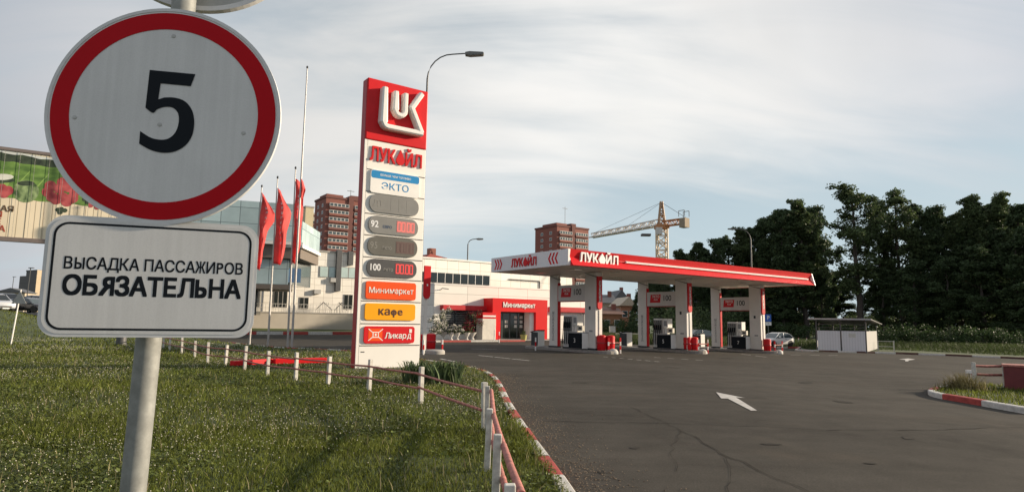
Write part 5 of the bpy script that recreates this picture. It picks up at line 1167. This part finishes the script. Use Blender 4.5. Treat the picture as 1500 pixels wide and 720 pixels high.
slate = mat('slate_roof', (.10, .105, .115), .7); rust_wall = mat('brick_orange', (.36, .17, .10), .85); cream_wall = mat('cream_wall', (.42, .36, .28), .85); brown_roof = mat('brown_roof', (.17, .09, .065), .75)
house('dark grey roofed house seen beside the left front column', 880, 903, 462, 443, 430, 150, cream_wall, slate, False)
house('tall grey house with steep slate roof between the islands', 903, 918, 462, 436, 424, 165, mat('grey_render', (.22, .23, .25), .8), slate)
house('orange brick house with cream gable behind the left columns', 910, 932, 466, 447, 434, 140, rust_wall, mat('cream_roof', (.50, .42, .32), .7))
house('low house with brown roof nearest the verge behind the left columns', 882, 912, 470, 459, 450, 125, rust_wall, brown_roof, False)
for i, (px, Y, ty) in enumerate([(936, 112, 425), (925, 118, 455), (948, 108, 412)]): plant((2, 4, 0)[i], px, ty, Y, ('bushy tree at the edge of the houses left of the middle column', 'low bush-like tree before the orange brick house', 'dark tree behind the middle rear column')[i], GT, 1.1)
for i, px in enumerate((876, 893, 909, 926)): bush('hedge_bush', px, 491, 2.4, 2.6, undergrowth, 'dark garden hedge bush in front of the village houses', 'garden hedge before the houses', per=80)

# ------------------------------------------------------------------ cars
def car(label, x, y, rz, paint, kind='hatch', L_=4.1, Wd=1.72, H=1.48, name='parked_car', lights=True, z=None):
    t = thing(name, label, 'car', (x, y, gz(x, y) if z is None else z), rz, 'parked cars')
    h = Wd/2
    # stations along the length: x, half width, sill z, belt z
    if kind == 'suv': st = [(0, .72, .42, .78), (.06, .86, .34, .90), (.35, .95, .30, 1.00), (1.1, 1, .28, 1.08), (1.6, 1, .28, 1.12), (2.6, 1, .28, 1.14), (3.5, .99, .30, 1.16), (4.1, .95, .34, 1.16), (4.4, .86, .42, 1.08), (4.46, .74, .5, .85)]; roof = [(1.25, 1.12), (1.95, 1.60), (2.5, 1.68), (3.5, 1.66), (4.05, 1.56), (4.32, 1.14)]
    else: st = [(0, .70, .40, .66), (.06, .84, .30, .74), (.30, .94, .25, .82), (1.0, 1, .22, .90), (1.4, 1, .22, .93), (2.4, 1, .22, .96), (3.3, .99, .24, .98), (3.75, .95, .28, .98), (4.02, .86, .36, .92), (4.1, .74, .42, .75)]; roof = [(1.05, .92), (1.75, 1.36), (2.2, 1.47), (2.9, 1.45), (3.45, 1.34), (3.95, .98)]
    sc_ = L_/st[-1][0]; hz = H/max(r[1] for r in roof)
    rings = []
    for x_, wf, zs, zb in st:
        w_ = h*wf; x_ = x_*sc_-L_/2; zs *= hz; zb *= hz
        rings.append([(x_, -w_*.9, zs), (x_, -w_, zs+.12), (x_, -w_, zb-.22), (x_, -w_*.96, zb-.04), (x_, -w_*.80, zb), (x_, w_*.80, zb), (x_, w_*.96, zb-.04), (x_, w_, zb-.22), (x_, w_, zs+.12), (x_, w_*.9, zs)])
    body = MB().loft(rings).build('body', paint, t, smooth=True); sub = body.modifiers.new('bevel', 'BEVEL'); sub.width = .02; sub.segments = 1
    def rp_(f, off=0): return f
    gl = []
    for i, (x_, z) in enumerate(roof):
        fz = min(max((z*hz-.95*hz)/(H-.95*hz), 0), 1); wb = h*.93; wt = h*(.93-.20*fz); x_ = x_*sc_-L_/2
        gl.append([(x_, -wb, .93*hz), (x_, -wt, z*hz-.02), (x_, -wt*.86, z*hz), (x_, wt*.86, z*hz), (x_, wt, z*hz-.02), (x_, wb, .93*hz)])
    MB().loft(gl).build('windows', glass_win if kind != 'suv' else glass_dark, t, smooth=False)
    rf = []
    for x_, z in roof[1:-1]:
        fz = (z*hz-.95*hz)/(H-.95*hz); wt = h*(.93-.20*fz)+.012; x_ = x_*sc_-L_/2
        rf.append([(x_, -wt, z*hz-.07), (x_, -wt*.88, z*hz+.015), (x_, wt*.88, z*hz+.015), (x_, wt, z*hz-.07)])
    MB().loft(rf).build('roof', paint, t, smooth=True)
    for s in (-1, 1):
        for i, (xa, xb, za, zb) in enumerate(((roof[0][0], roof[1][0], roof[0][1], roof[1][1]), (2.35, 2.42, .95, 1.46 if kind == 'hatch' else 1.67), (roof[-2][0]-.1, roof[-1][0]-.12, roof[-2][1], roof[-1][1]))):
            xa, xb, za, zb = xa*sc_-L_/2, xb*sc_-L_/2, za*hz, zb*hz
            ya = s*h*(.93-.20*min(max((za-.95*hz)/(H-.95*hz), 0), 1))+s*.008; yb = s*h*(.93-.20*min(max((zb-.95*hz)/(H-.95*hz), 0), 1))+s*.008
            MB().tube([(xa, ya, za-.03), (xb, yb, zb-.03)], .035, 6).build('pillar', paint, t)
        for x_ in (.19, .80):
            wx = L_*x_-L_/2; wr = .31
            wh = MB().lathe([(wr*.62, -.10), (wr*.95, -.10), (wr, -.06), (wr, .06), (wr*.95, .10), (wr*.62, .10)], k=18).build('wheel', tyre, t, smooth=True); wh.rotation_euler = (R(90), 0, 0); wh.location = (wx, s*(h-.09), wr)
            rm = MB().lathe([(wr*.60, -.085), (wr*.55, -.05), (wr*.2, -.095), (.01, -.10)][::-1]+[], k=10); rm2 = rm.build('rim', mat('rim_grey', (.30, .30, .30), .4, metal=.6), wh); rm2.rotation_euler = (0, R(180) if s > 0 else 0, 0); rm2.scale = (1, 1, 1.25)
            ar = MB(); K = 14; ar.tube([(wx+(wr+.05)*math.cos(R(a)), s*(h-.005), wr+(wr+.05)*math.sin(R(a))) for a in range(-10, 191, 20)], .035, 5); ar.build('wheel_arch', darkm, t)
        MB().box(-L_/2+.02, -L_/2+.22, s*h*.55-.14, s*h*.55+.14, .58*hz, .72*hz).build('headlight', mat('lamp_clear', (.6, .6, .6), .15, var=0), t, bevel=.03)
        MB().box(L_/2-.16, L_/2-.03, s*h*.66-.10, s*h*.66+.10, .66*hz, .88*hz).build('taillight', red, t, bevel=.03)
        MB().box(roof[0][0]*sc_-L_/2+.45, roof[0][0]*sc_-L_/2+.6, s*(h+.10)-.09, s*(h+.10)+.09, .98*hz, 1.10*hz).build('mirror', paint, t, bevel=.03)
        for q in (2.5,): MB().box(q*sc_-L_/2, q*sc_-L_/2+.16, s*h-.0-.015, s*h+.02, .80*hz, .83*hz).build('handle', darkm, t)
    MB().box(-L_/2-.01, -L_/2+.1, -.45, .45, .40*hz, .56*hz).build('grille', darkm, t, bevel=.02); MB().box(-L_/2-.02, -L_/2+.02, -.26, .26, .30*hz, .40*hz).build('number_plate', white, t)
    return t
paint_w = mat('white_car_paint', (.84, .83, .80), .3, var=.03, coat=.6); paint_k = mat('black_car_paint', (.02, .02, .023), .25, var=0, coat=.7); paint_b = mat('dark_blue_car_paint', (.03, .04, .06), .3, var=0, coat=.6); paint_s = mat('silver_car_paint', (.32, .33, .34), .35, metal=.4, var=.03)
cx0, cy0 = G(1140, 508); car('white hatchback parked right of the right front column', cx0, cy0+.6, R(27), paint_w, 'hatch', 4.0)
tc_ = None
cx1, cy1 = G(1032, 506); car('black car parked behind the rear column of the right island', cx1, cy1+3, R(20), paint_k, 'hatch', 4.2)
def left_car(label, px, py, Y, rz, m, kind, L_, H):
    x, y, z = AY(px, py, Y); return car(label, x, y, rz, m, kind, L_, 1.8, H, z=z)
zl = AY(12, 457, 60)
left_car('white large car at the far left edge above the lawn', -9, 456.5, 58, R(150), mat('pearl_car_paint', (.45, .47, .50), .3, var=.03, coat=.6), 'suv', 4.5, 1.65)
left_car('pale car half hidden behind the white car at the left', 10, 452, 66, R(150), paint_s, 'suv', 4.4, 1.6)
left_car('dark car left of the road sign plate low on the horizon', 46, 458, 60, R(165), paint_k, 'hatch', 4.3, 1.4)
left_car('dark blue car nearest the left edge of the white plate', 72, 458, 62, R(150), paint_b, 'hatch', 4.3, 1.45)
left_car('dark car further back behind the dark blue car', 56, 454, 70, R(150), paint_k, 'suv', 4.4, 1.6)
# the rise the left road runs on is part of gz; background on the left
dgrey = lines_mat('dark_shaded_cladding', (.075, .07, .068), (.04, .04, .04), 2.0, 3, .1)
xL, yL, zL = AY(50, 440, 150); t = thing('warehouse', 'tall dark block with a sunlit tan side on the left horizon', 'building', (xL, yL, 0), R(60)); hL = AY(45, 396.5, 150)[2]
MB().box(0, 5, 0, 5.2, 0, hL).build('wall', dgrey, t); MB().box(.3, 5, 5.21, 9, 0, AY(33, 402.5, 150)[2]).build('low_wing', dgrey, t); MB().box(-.02, 5.1, -.14, -.004, 0, hL+.25).build('tan_sunlit_wall', mat('tan_sunlit_wall', (.48, .38, .26), .8), t); MB().box(-.08, 5.1, .0, 5.25, hL+.004, hL+.3).build('parapet', dgrey, t)  # shade and sun put into the colours: shaded walls dark, lit face tan
for px, Y, ty, k in ((18, 120, 432, 2), (-12, 110, 428, 0), (30, 135, 436, 2)): 
    plant(k, px, ty, Y, ('round tree on the left horizon behind the cars', 'tree cut by the left edge behind the white car', 'far tree at the foot of the dark block on the left')[(18, -12, 30).index(px)], 'trees on the left horizon', 1.4)
xh, yh, zh = AY(8, 440, 130); t = thing('village_house', 'small pale house on the left horizon above the white car', 'house', (xh-2, yh, 0), R(15), 'houses beyond the station'); MB().box(0, 5, 0, 5, 0, AY(8, 427, 130)[2]).build('wall', cream_wall, t); MB().prism([(-.4, AY(8, 427, 130)[2]-.1), (5.4, AY(8, 427, 130)[2]-.1), (2.5, AY(8, 421, 130)[2])], -.4, 5.4, axis='y').build('roof', slate, t)
f = MB().box(1.5, 2.7, -.06, -.003, 2.5, 4).build('window', mat('frame_white', (.55, .53, .5), .6), t); MB().box(1.6, 2.6, -.08, -.061, 2.6, 3.9).build('pane', glass_win, f)
def far_lamp(label, px, py, Y, top):
    x, y, z = AY(px, py, Y); H = AY(px, top, Y)[2]; t = thing('street_lamp', label, 'street lamp', (x, y, z-.5), 0, 'street lamps round the station')
    MB().tube([(0, 0, 0), (.15, 0, H-z+.5)], .06, 6).build('pole', steel_dark, t); MB().box(-.1, .6, -.09, .09, H-z+.45, H-z+.55).build('lamp_head', steel_dark, t)
far_lamp('thin lamp post crossing the dark block on the left horizon', 37, 452, 85, 392); far_lamp('far lamp post over the small pale house', 15, 445, 140, 405)
# yield sign seen from behind on a thin post
xs_, ys_ = G(18.5, 476, .1); 
d = ray(18.5, 475.5); Ys = 34; xs_, ys_, zs_ = AY(18.5, 476, Ys)
t = thing('triangle_sign', 'grey back of a small triangular road sign on a thin white post', 'road sign', (xs_, ys_, gz(xs_, ys_)+.05), R(10)); ht = AY(25, 425, Ys)[2]-gz(xs_, ys_)
MB().tube([(0, 0, -.1), (.22, 0, ht)], .035, 8).build('post', white, t, smooth=True); MB().prism([(-.14, ht-.75), (.58, ht-.75), (.22, ht-.08)], -.07, -.05, axis='y').build('triangle', mat('sign_back_metal', (.36, .36, .34), .5, metal=.3, var=.2, scale=8), t)

# ------------------------------------------------------------------ billboard over the road at the left
YB = 36.0
ba = Vector(AY(-60, 340, 31)); bo_x, bo_y = ba.x, ba.y
AB = R(33); bu = Vector((math.cos(AB), math.sin(AB)))
def BP(px, py):                                         # pixel -> (along, z) on the billboard's plane
    d = ray(px, py); s = (bo_x*bu.y-bo_y*bu.x)/(d.x*bu.y-d.y*bu.x); return (d.x*s-bo_x)*bu.x+(d.y*s-bo_y)*bu.y, CAM_H+d.z*s
BZ0 = BP(40, 348.5)[1]; BZ1 = BP(40, 224)[1]; BL = BP(240, 340)[0]; BH = BZ1-BZ0
bb = thing('billboard', 'long farm produce billboard with green fields over cream boards at the left', 'billboard', (bo_x, bo_y, 0), AB)
def field(n, l, b, base, lo_, hi, sc):
    t_ = n.new('ShaderNodeTexCoord'); z = n.new('ShaderNodeTexNoise'); mp_ = n.new('ShaderNodeMapping'); mp_.inputs['Scale'].default_value = sc; l.new(t_.outputs['Object'], mp_.inputs[0]); l.new(mp_.outputs[0], z.inputs['Vector']); z.inputs['Scale'].default_value = 1; z.inputs['Detail'].default_value = 5
    r = n.new('ShaderNodeValToRGB'); l.new(z.outputs['Fac'], r.inputs[0]); r.color_ramp.elements[0].position = .35; r.color_ramp.elements[0].color = (*lo_, 1); r.color_ramp.elements[1].position = .65; r.color_ramp.elements[1].color = (*hi, 1); l.new(r.outputs[0], b.inputs['Base Color'])
m_f = wire(mat('printed_field', (.1, .2, .04), .7, var=0), lambda n, l, b: field(n, l, b, 0, (.06, .13, .025), (.17, .30, .06), (1.2, 1, 3)))
m_h = wire(mat('printed_woods', (.03, .05, .03), .7, var=0), lambda n, l, b: field(n, l, b, 0, (.012, .022, .014), (.05, .075, .04), (3, 1, 3)))
m_s = mat('printed_sky', (.55, .58, .56), .7, var=.08); m_c = lines_mat('printed_boards', (.74, .64, .47), (.30, .24, .16), .36, 0, .03, var=.12)
m_mel = wire(mat('printed_melon', (.2, .3, .1), .7, var=0), lambda n, l, b: field(n, l, b, 0, (.03, .07, .02), (.30, .40, .18), (4, 1, 2.2)))
m_tom = wire(mat('printed_tomato', (.45, .06, .05), .6, var=0), lambda n, l, b: field(n, l, b, 0, (.22, .02, .028), (.50, .10, .10), (2.2, 1, 2.2)))
m_jar = mat('printed_hat', (.62, .62, .55), .7)
MB().box(0, BL, .01, .25, BZ0, BZ1).build('panel', m_c, bb)
def bpoly(name, px, m, y): return MB().add([(BP(*p)[0], y, BP(*p)[1]) for p in px], [list(range(len(px)))]).build(name, m, bb)
def bline(x0, x1, f): return [(x, f(x)) for x in np.linspace(x0, x1, 24)]
top = lambda x: 217+.165*x; sk = lambda x: 222.5+.16*x+1.2*math.sin(x*.35); wd_ = lambda x: 235+.13*x+1.0*math.sin(x*.21); fd = lambda x: 290+.10*x-2.2*abs(math.sin(x*.10))
def band(name, f0, f1, m, y, x0=-56, x1=236): return bpoly(name, bline(x0, x1, f0)+bline(x0, x1, f1)[::-1], m, y)
band('printed_sky', lambda x: top(x)+2, sk, m_s, .006); band('printed_woods', lambda x: sk(x), wd_, m_h, .005); band('printed_field', wd_, fd, m_f, .004)
rowm = mat('printed_rows', (.24, .38, .09), .7)
for i in range(9): bpoly('printed_row', [(-40+i*28, 246+i*3), (-36+i*28, 246+i*3), (-60+i*34, 275+i*3), (-70+i*34, 275+i*3)] if i < 3 else [(-40+i*28, 240+i*3.4), (-39+i*28, 240+i*3.4), (-70+i*30, 270+i*2.6), (-74+i*30, 270+i*2.6)], rowm, .0025)
def ell(cx, cy, rx, ry, n=22): return [(cx+rx*math.cos(2*math.pi*i/n), cy+ry*math.sin(2*math.pi*i/n)) for i in range(n)]
bpoly('printed_melon', ell(38, 280, 19, 16.5), m_mel, .001); bpoly('printed_stripe', ell(38, 268.5, 13, 3.6), m_h, 0); bpoly('printed_hat', ell(4, 259, 16, 4.5), m_jar, .0015); bpoly('printed_melon', ell(0, 264, 22, 4), m_h, .0018)
tom = [(74, 272), (87, 276), (100, 274), (110, 280), (76, 288), (92, 289), (106, 290), (92, 267), (82, 292), (98, 295), (70, 281)]
for cx, cy in tom: bpoly('printed_tomato', ell(cx, cy, 9, 7.5, 14), m_tom, .0005-random.uniform(0, .004))
for cx, cy in ((6, 283), (-2, 278), (12, 279), (3, 276), (138, 298), (142, 303), (133, 300)): bpoly('printed_tomato', ell(cx, cy, 8 if cx < 20 else 4, 7 if cx < 20 else 4, 14), m_tom, .0005-random.uniform(0, .004))
for cx, cy, a in ((85, 307, 0), (90, 306, 1), (95, 308, 2), (88, 311, 3), (128, 296, 0), (124, 292, 1)): bpoly('printed_leaf', ell(cx, cy, 4, 3.2, 10), m_h, -.001-.0003*a)
brn = mat('printed_letters_red', (.35, .06, .03), .7, var=0); drk = mat('printed_letters_dark', (.10, .06, .03), .7, var=0)
for s_, px, py, m in (('ЛИЦКАЯ', 21, 307, drk), ('НЯ', 4, 315, brn), ('Е', 2, 325, brn), ('КА', 8, 335.5, brn)):
    q, z = BP(px, py); text('lettering', s_, .42, m, bb, (q, -.004, z), depth=.001, bold=.02, align='RIGHT')
for z0_, z1_ in ((BZ0-.22, BZ0-.005), (BZ1+.005, BZ1+.16)): MB().box(-.1, BL+.1, -.06, .3, z0_, z1_).build('frame_rail', mat('frame_brown', (.16, .13, .12), .6), bb)
wires = MB()
for i in range(int(BL/.62)): wires.tube([(i*.62+.2, -.05, BZ0), (i*.62+.2, -.05, BZ1)], .007, 4)
wires.build('wire_net', steel_dark, bb)
lg_ = BP(180, 480)[0]
for s_ in (lg_,): MB().tube([(s_, .6, gz(*(Vector((bo_x, bo_y))+bu*s_))-.1), (s_, .6, BZ1-.2)], .26, 14).build('support', steel_dark, bb, smooth=True)
MB().box(.3, BL-.3, .26, .8, BZ0+.3, BZ0+.7).build('beam', steel_dark, bb)

# ------------------------------------------------------------------ waste shed, parking sign and small things on the right
sx, sy = G(1197, 513); sr = R(-34)
def along(x0, y0, an, px):                               # length from a point along a heading until it meets a picture column
    d = ray(px, 500); cx, cy = math.cos(an), math.sin(an); return (x0*d.y-y0*d.x)/(cy*d.x-cx*d.y)
SL = along(sx, sy, sr, 1269); ex, ey = sx+SL*math.cos(sr), sy+SL*math.sin(sr); SH = AY(1240, 483, (sy+ey)/2)[2]-gz(sx, sy); ST = AY(1240, 466.5, (sy+ey)/2)[2]-gz(sx, sy)
t = thing('waste_shed', 'white panelled waste enclosure with a flat dark frame roof before the trees', 'shed', (sx, sy, gz((sx+ex)/2, (sy+ey)/2)-.05), sr)
pnl = lines_mat('shed_panel', (.60, .61, .63), (.42, .43, .44), .22, 0, .02, var=.03)
for i in range(2): MB().box(SL*i/2+.08, SL*(i+1)/2-.06, -.03, .03, .12, SH).build('front_panel', pnl, t)
SD = abs(along(ex, ey, sr+R(90), 1284.5)); MB().box(SL-.03, SL+.03, .12, SD, .12, SH).build('side_panel', mat('shed_side_shaded', (.30, .29, .27), .7), t); MB().box(.08, SL-.05, SD-.03, SD+.03, .12, SH).build('rear_panel', pnl, t); MB().box(-.03, .03, .12, SD, .12, SH).build('side_panel', pnl, t)  # right panel's grey is darkened to paint in tree shade
for x in (0, SL/2, SL):
    for y in (0, SD): MB().box(x-.05, x+.05, y-.05, y+.05, 0, ST).build('post', steel_dark, t)
rr = MB(); rr.prism([(-.5, ST), (SD+.5, ST-.35), (SD+.5, ST-.27), (-.5, ST+.08)], -.6, SL+.5, axis='x'); rr.build('roof', mat('shed_roof', (.05, .05, .05), .5), t); MB().box(-.6, SL+.5, -.54, -.505, ST-.02, ST+.11).build('roof_edge', mat('roof_edge', (.35, .36, .37), .4, metal=.5), t)
for q in range(2): MB().box(.1, SL-.1, -.02, .02, SH+.25+q*.3, SH+.29+q*.3).build('cross_bar', steel_dark, t)
MB().box(.1, SL-.1, SD*.4, SD*.5, SH-.1, SH+.05).build('cross_bar', steel_dark, t)
text('notice', '', .1, white, t, (0, 0, 0)) if False else MB().box(SL*.66, SL*.80, -.045, -.031, SH-.55, SH-.2).build('notice', mat('paper', (.5, .5, .46), .8), t)
px_, py_2 = G(1126, 502); t = thing('parking_sign', 'blue square P sign with small white plate behind the right column', 'road sign', (px_, py_2, gz(px_, py_2)), R(8)); k = py_2/FPX; z1 = AY(1126, 460, py_2)[2]-gz(px_, py_2); z0 = AY(1126, 470.5, py_2)[2]-gz(px_, py_2); zz = AY(1126, 476, py_2)[2]-gz(px_, py_2)
MB().tube([(0, 0, -.1), (0, 0, z1)], .04, 8).build('post', steel, t, smooth=True); MB().box(-.42, .42, -.08, -.05, z0, z1).build('panel', blue, t, bevel=.01); text('lettering', 'P', .72, white, t, (0, -.085, (z0+z1)/2), depth=.002, bold=.02); MB().box(-.42, .42, -.08, -.05, zz-.02, z0-.06).build('plate', white, t)
text('symbol', '→', .3, black, t, (0, -.085, (zz+z0)/2-.03), depth=.001)
far_kerb = [G(1166, 513), G(1192, 514.5), G(1286, 517), G(1330, 518.5), G(1400, 521), G(1510, 526)]
kerb(far_kerb, seg=1.9, h=.14, wd=.2, mats=(kerb_w, mat('dark_kerb', (.10, .05, .04), .9, var=.3)))
kerb([G(1166, 513), G(1172, 509), G(1130, 509), G(1010, 503.5), G(880, 500)], seg=2.2, h=.12, wd=.2)
vg = [tuple(G(p, 515+max(p-1300, 0)*.045)) for p in (1194, 1240, 1286, 1340, 1400, 1470, 1540)]
ground_sheet('verge', [*vg, (70, 60), (70, 130), (44, 130), (36, 80)], earth, .05, 3)
def hoop(label, px, py, w_, h_=.7, rz=0):
    x, y = G(px, py); t = thing('hoop_barrier', label, 'barrier', (x, y, gz(x, y)), rz, 'low barriers on the verge'); 
    for s in (0, w_): MB().box(s-.05, s+.05, -.05, .05, -.1, h_+.06).build('post', dirty_white, t)
    for z in (h_*.5, h_): MB().tube([(0, -.06, z), (w_, -.06, z)], .03, 6).build('rail', mat('pale_rail', (.5, .48, .44), .5), t)
hoop('short pale barrier right of the waste shed', 1286.5, 514.5, 1.35, 1.0, R(-18)); hoop('short white barrier on the verge between the left and middle columns', 903, 500, 3.2, .8, R(20))
for i, px in enumerate((1170, 1182)): 
    x, y = G(px, 507); t = thing('marker_post', ('thin post left of the waste shed, nearer the white hatchback', 'thin post just left of the waste shed')[i], 'post', (x, y, gz(x, y)), 0, 'thin posts on the verge'); MB().tube([(0, 0, -.1), (0, 0, .9)], .05, 8).build('shaft', dirty_white, t, smooth=True); MB().lathe([(.05, .9), (.04, .94), (.01, .96)], (0, 0, 0), 8).build('cap', dark_red, t)
x, y = G(897, 496); t = thing('utility_box', 'small pale box on a stalk in the grass behind the left island', 'utility box', (x, y, gz(x, y)), R(10)); MB().box(-.35, .35, -.15, .15, .75, 1.5).build('cabinet', mat('ac_white', (.42, .41, .39), .5), t, bevel=.02); MB().box(-.06, .06, -.06, .06, 0, .75).build('stalk', steel_dark, t)
# planted traffic island at the right edge
isl = [G(1510, 606), G(1462, 597.5), G(1415, 589), G(1385, 584), G(1368, 579.5), G(1366, 576.5), G(1377, 573), G(1400, 570.5), G(1440, 568)]
ip = smooth_path([(*p, 0) for p in isl], 4); kerb([(p.x, p.y) for p in ip[:-4]], seg=1.15, wd=.2, h=.14)
e_ = Vector(ip[-1]); s_ = Vector(ip[0])
ipoly = [(p.x, p.y) for p in ip]+[(e_.x+8, e_.y+1.5), (s_.x+6, s_.y-1.0)]
ground_sheet('traffic_island', ipoly, lawn_soil, .11, .8)
rng = np.random.default_rng(5); n = 26000; x = rng.uniform(11, 24, n); y = rng.uniform(12, 22, n); k = in_poly_np(x, y, ipoly); x, y = x[k], y[k]
v, lp, sz = blades(x, y, gzv(x, y)+.10, rng.uniform(.05, .15, len(x)), rng.uniform(.012, .022, len(x)), .8)
o = bpy.data.objects.new('island_grass', raw_mesh('island_grass', v, lp, sz, grass)); C.objects.link(o); tag(o, 'short grass on the planted traffic island at the right', None, None, 'stuff')
tx_, ty_ = G(1415, 577); n = 900; a = rng.normal(0, .33, n); b2 = rng.normal(0, .22, n); v, lp, sz = blades(a, b2, np.zeros(n), rng.uniform(.25, .62, n)*np.exp(-(a/.6)**2), np.full(n, .014), .9)
o = bpy.data.objects.new('grass_tuft', raw_mesh('grass_tuft', v, lp, sz, leafmat('dry_tuft', (.15, .13, .055), .4, .3))); C.objects.link(o); o.location = (tx_, ty_, gz(tx_, ty_)+.1); tag(o, 'dry yellowish grass tuft at the nose of the traffic island', 'grass tuft')
r0 = G(1429, 567, .1); r1 = G(1473, 568, .1); dv = Vector(r1)-Vector(r0)
fence('rail_fence', 'short white-post fence with pink rails on the traffic island at the right', [r0, r1, tuple(Vector(r1)+dv*1.0), tuple(Vector(r1)+dv*2)], rails=(.70, .42), rr=.04, pw_=.09, h=.80)
q = Vector(G(1475, 571, .1)); t = thing('planter_box', 'dark red wooden box behind the fence on the traffic island', 'planter', (q.x+.05, q.y+.12, gz(q.x, q.y)+.1), R(-36)); MB().box(0, 2.2, .12, 1.0, 0, .70).build('box', mat('maroon_boards', (.14, .02, .022), .6, var=.2), t, bevel=.02); MB().box(-.03, 2.23, .09, 1.03, .702, .76).build('rim', rail_red, t)
# little white post at the fence's end
q = G(1421, 562); t = thing('marker_post', 'small white marker beside the first fence post on the traffic island', 'post', (*q, gz(*q)), 0, 'thin posts on the verge'); MB().tube([(0, 0, 0), (0, 0, .45)], .04, 8).build('shaft', grey, t); MB().box(-.1, .1, -.05, .05, .38, .50).build('cap', white, t)
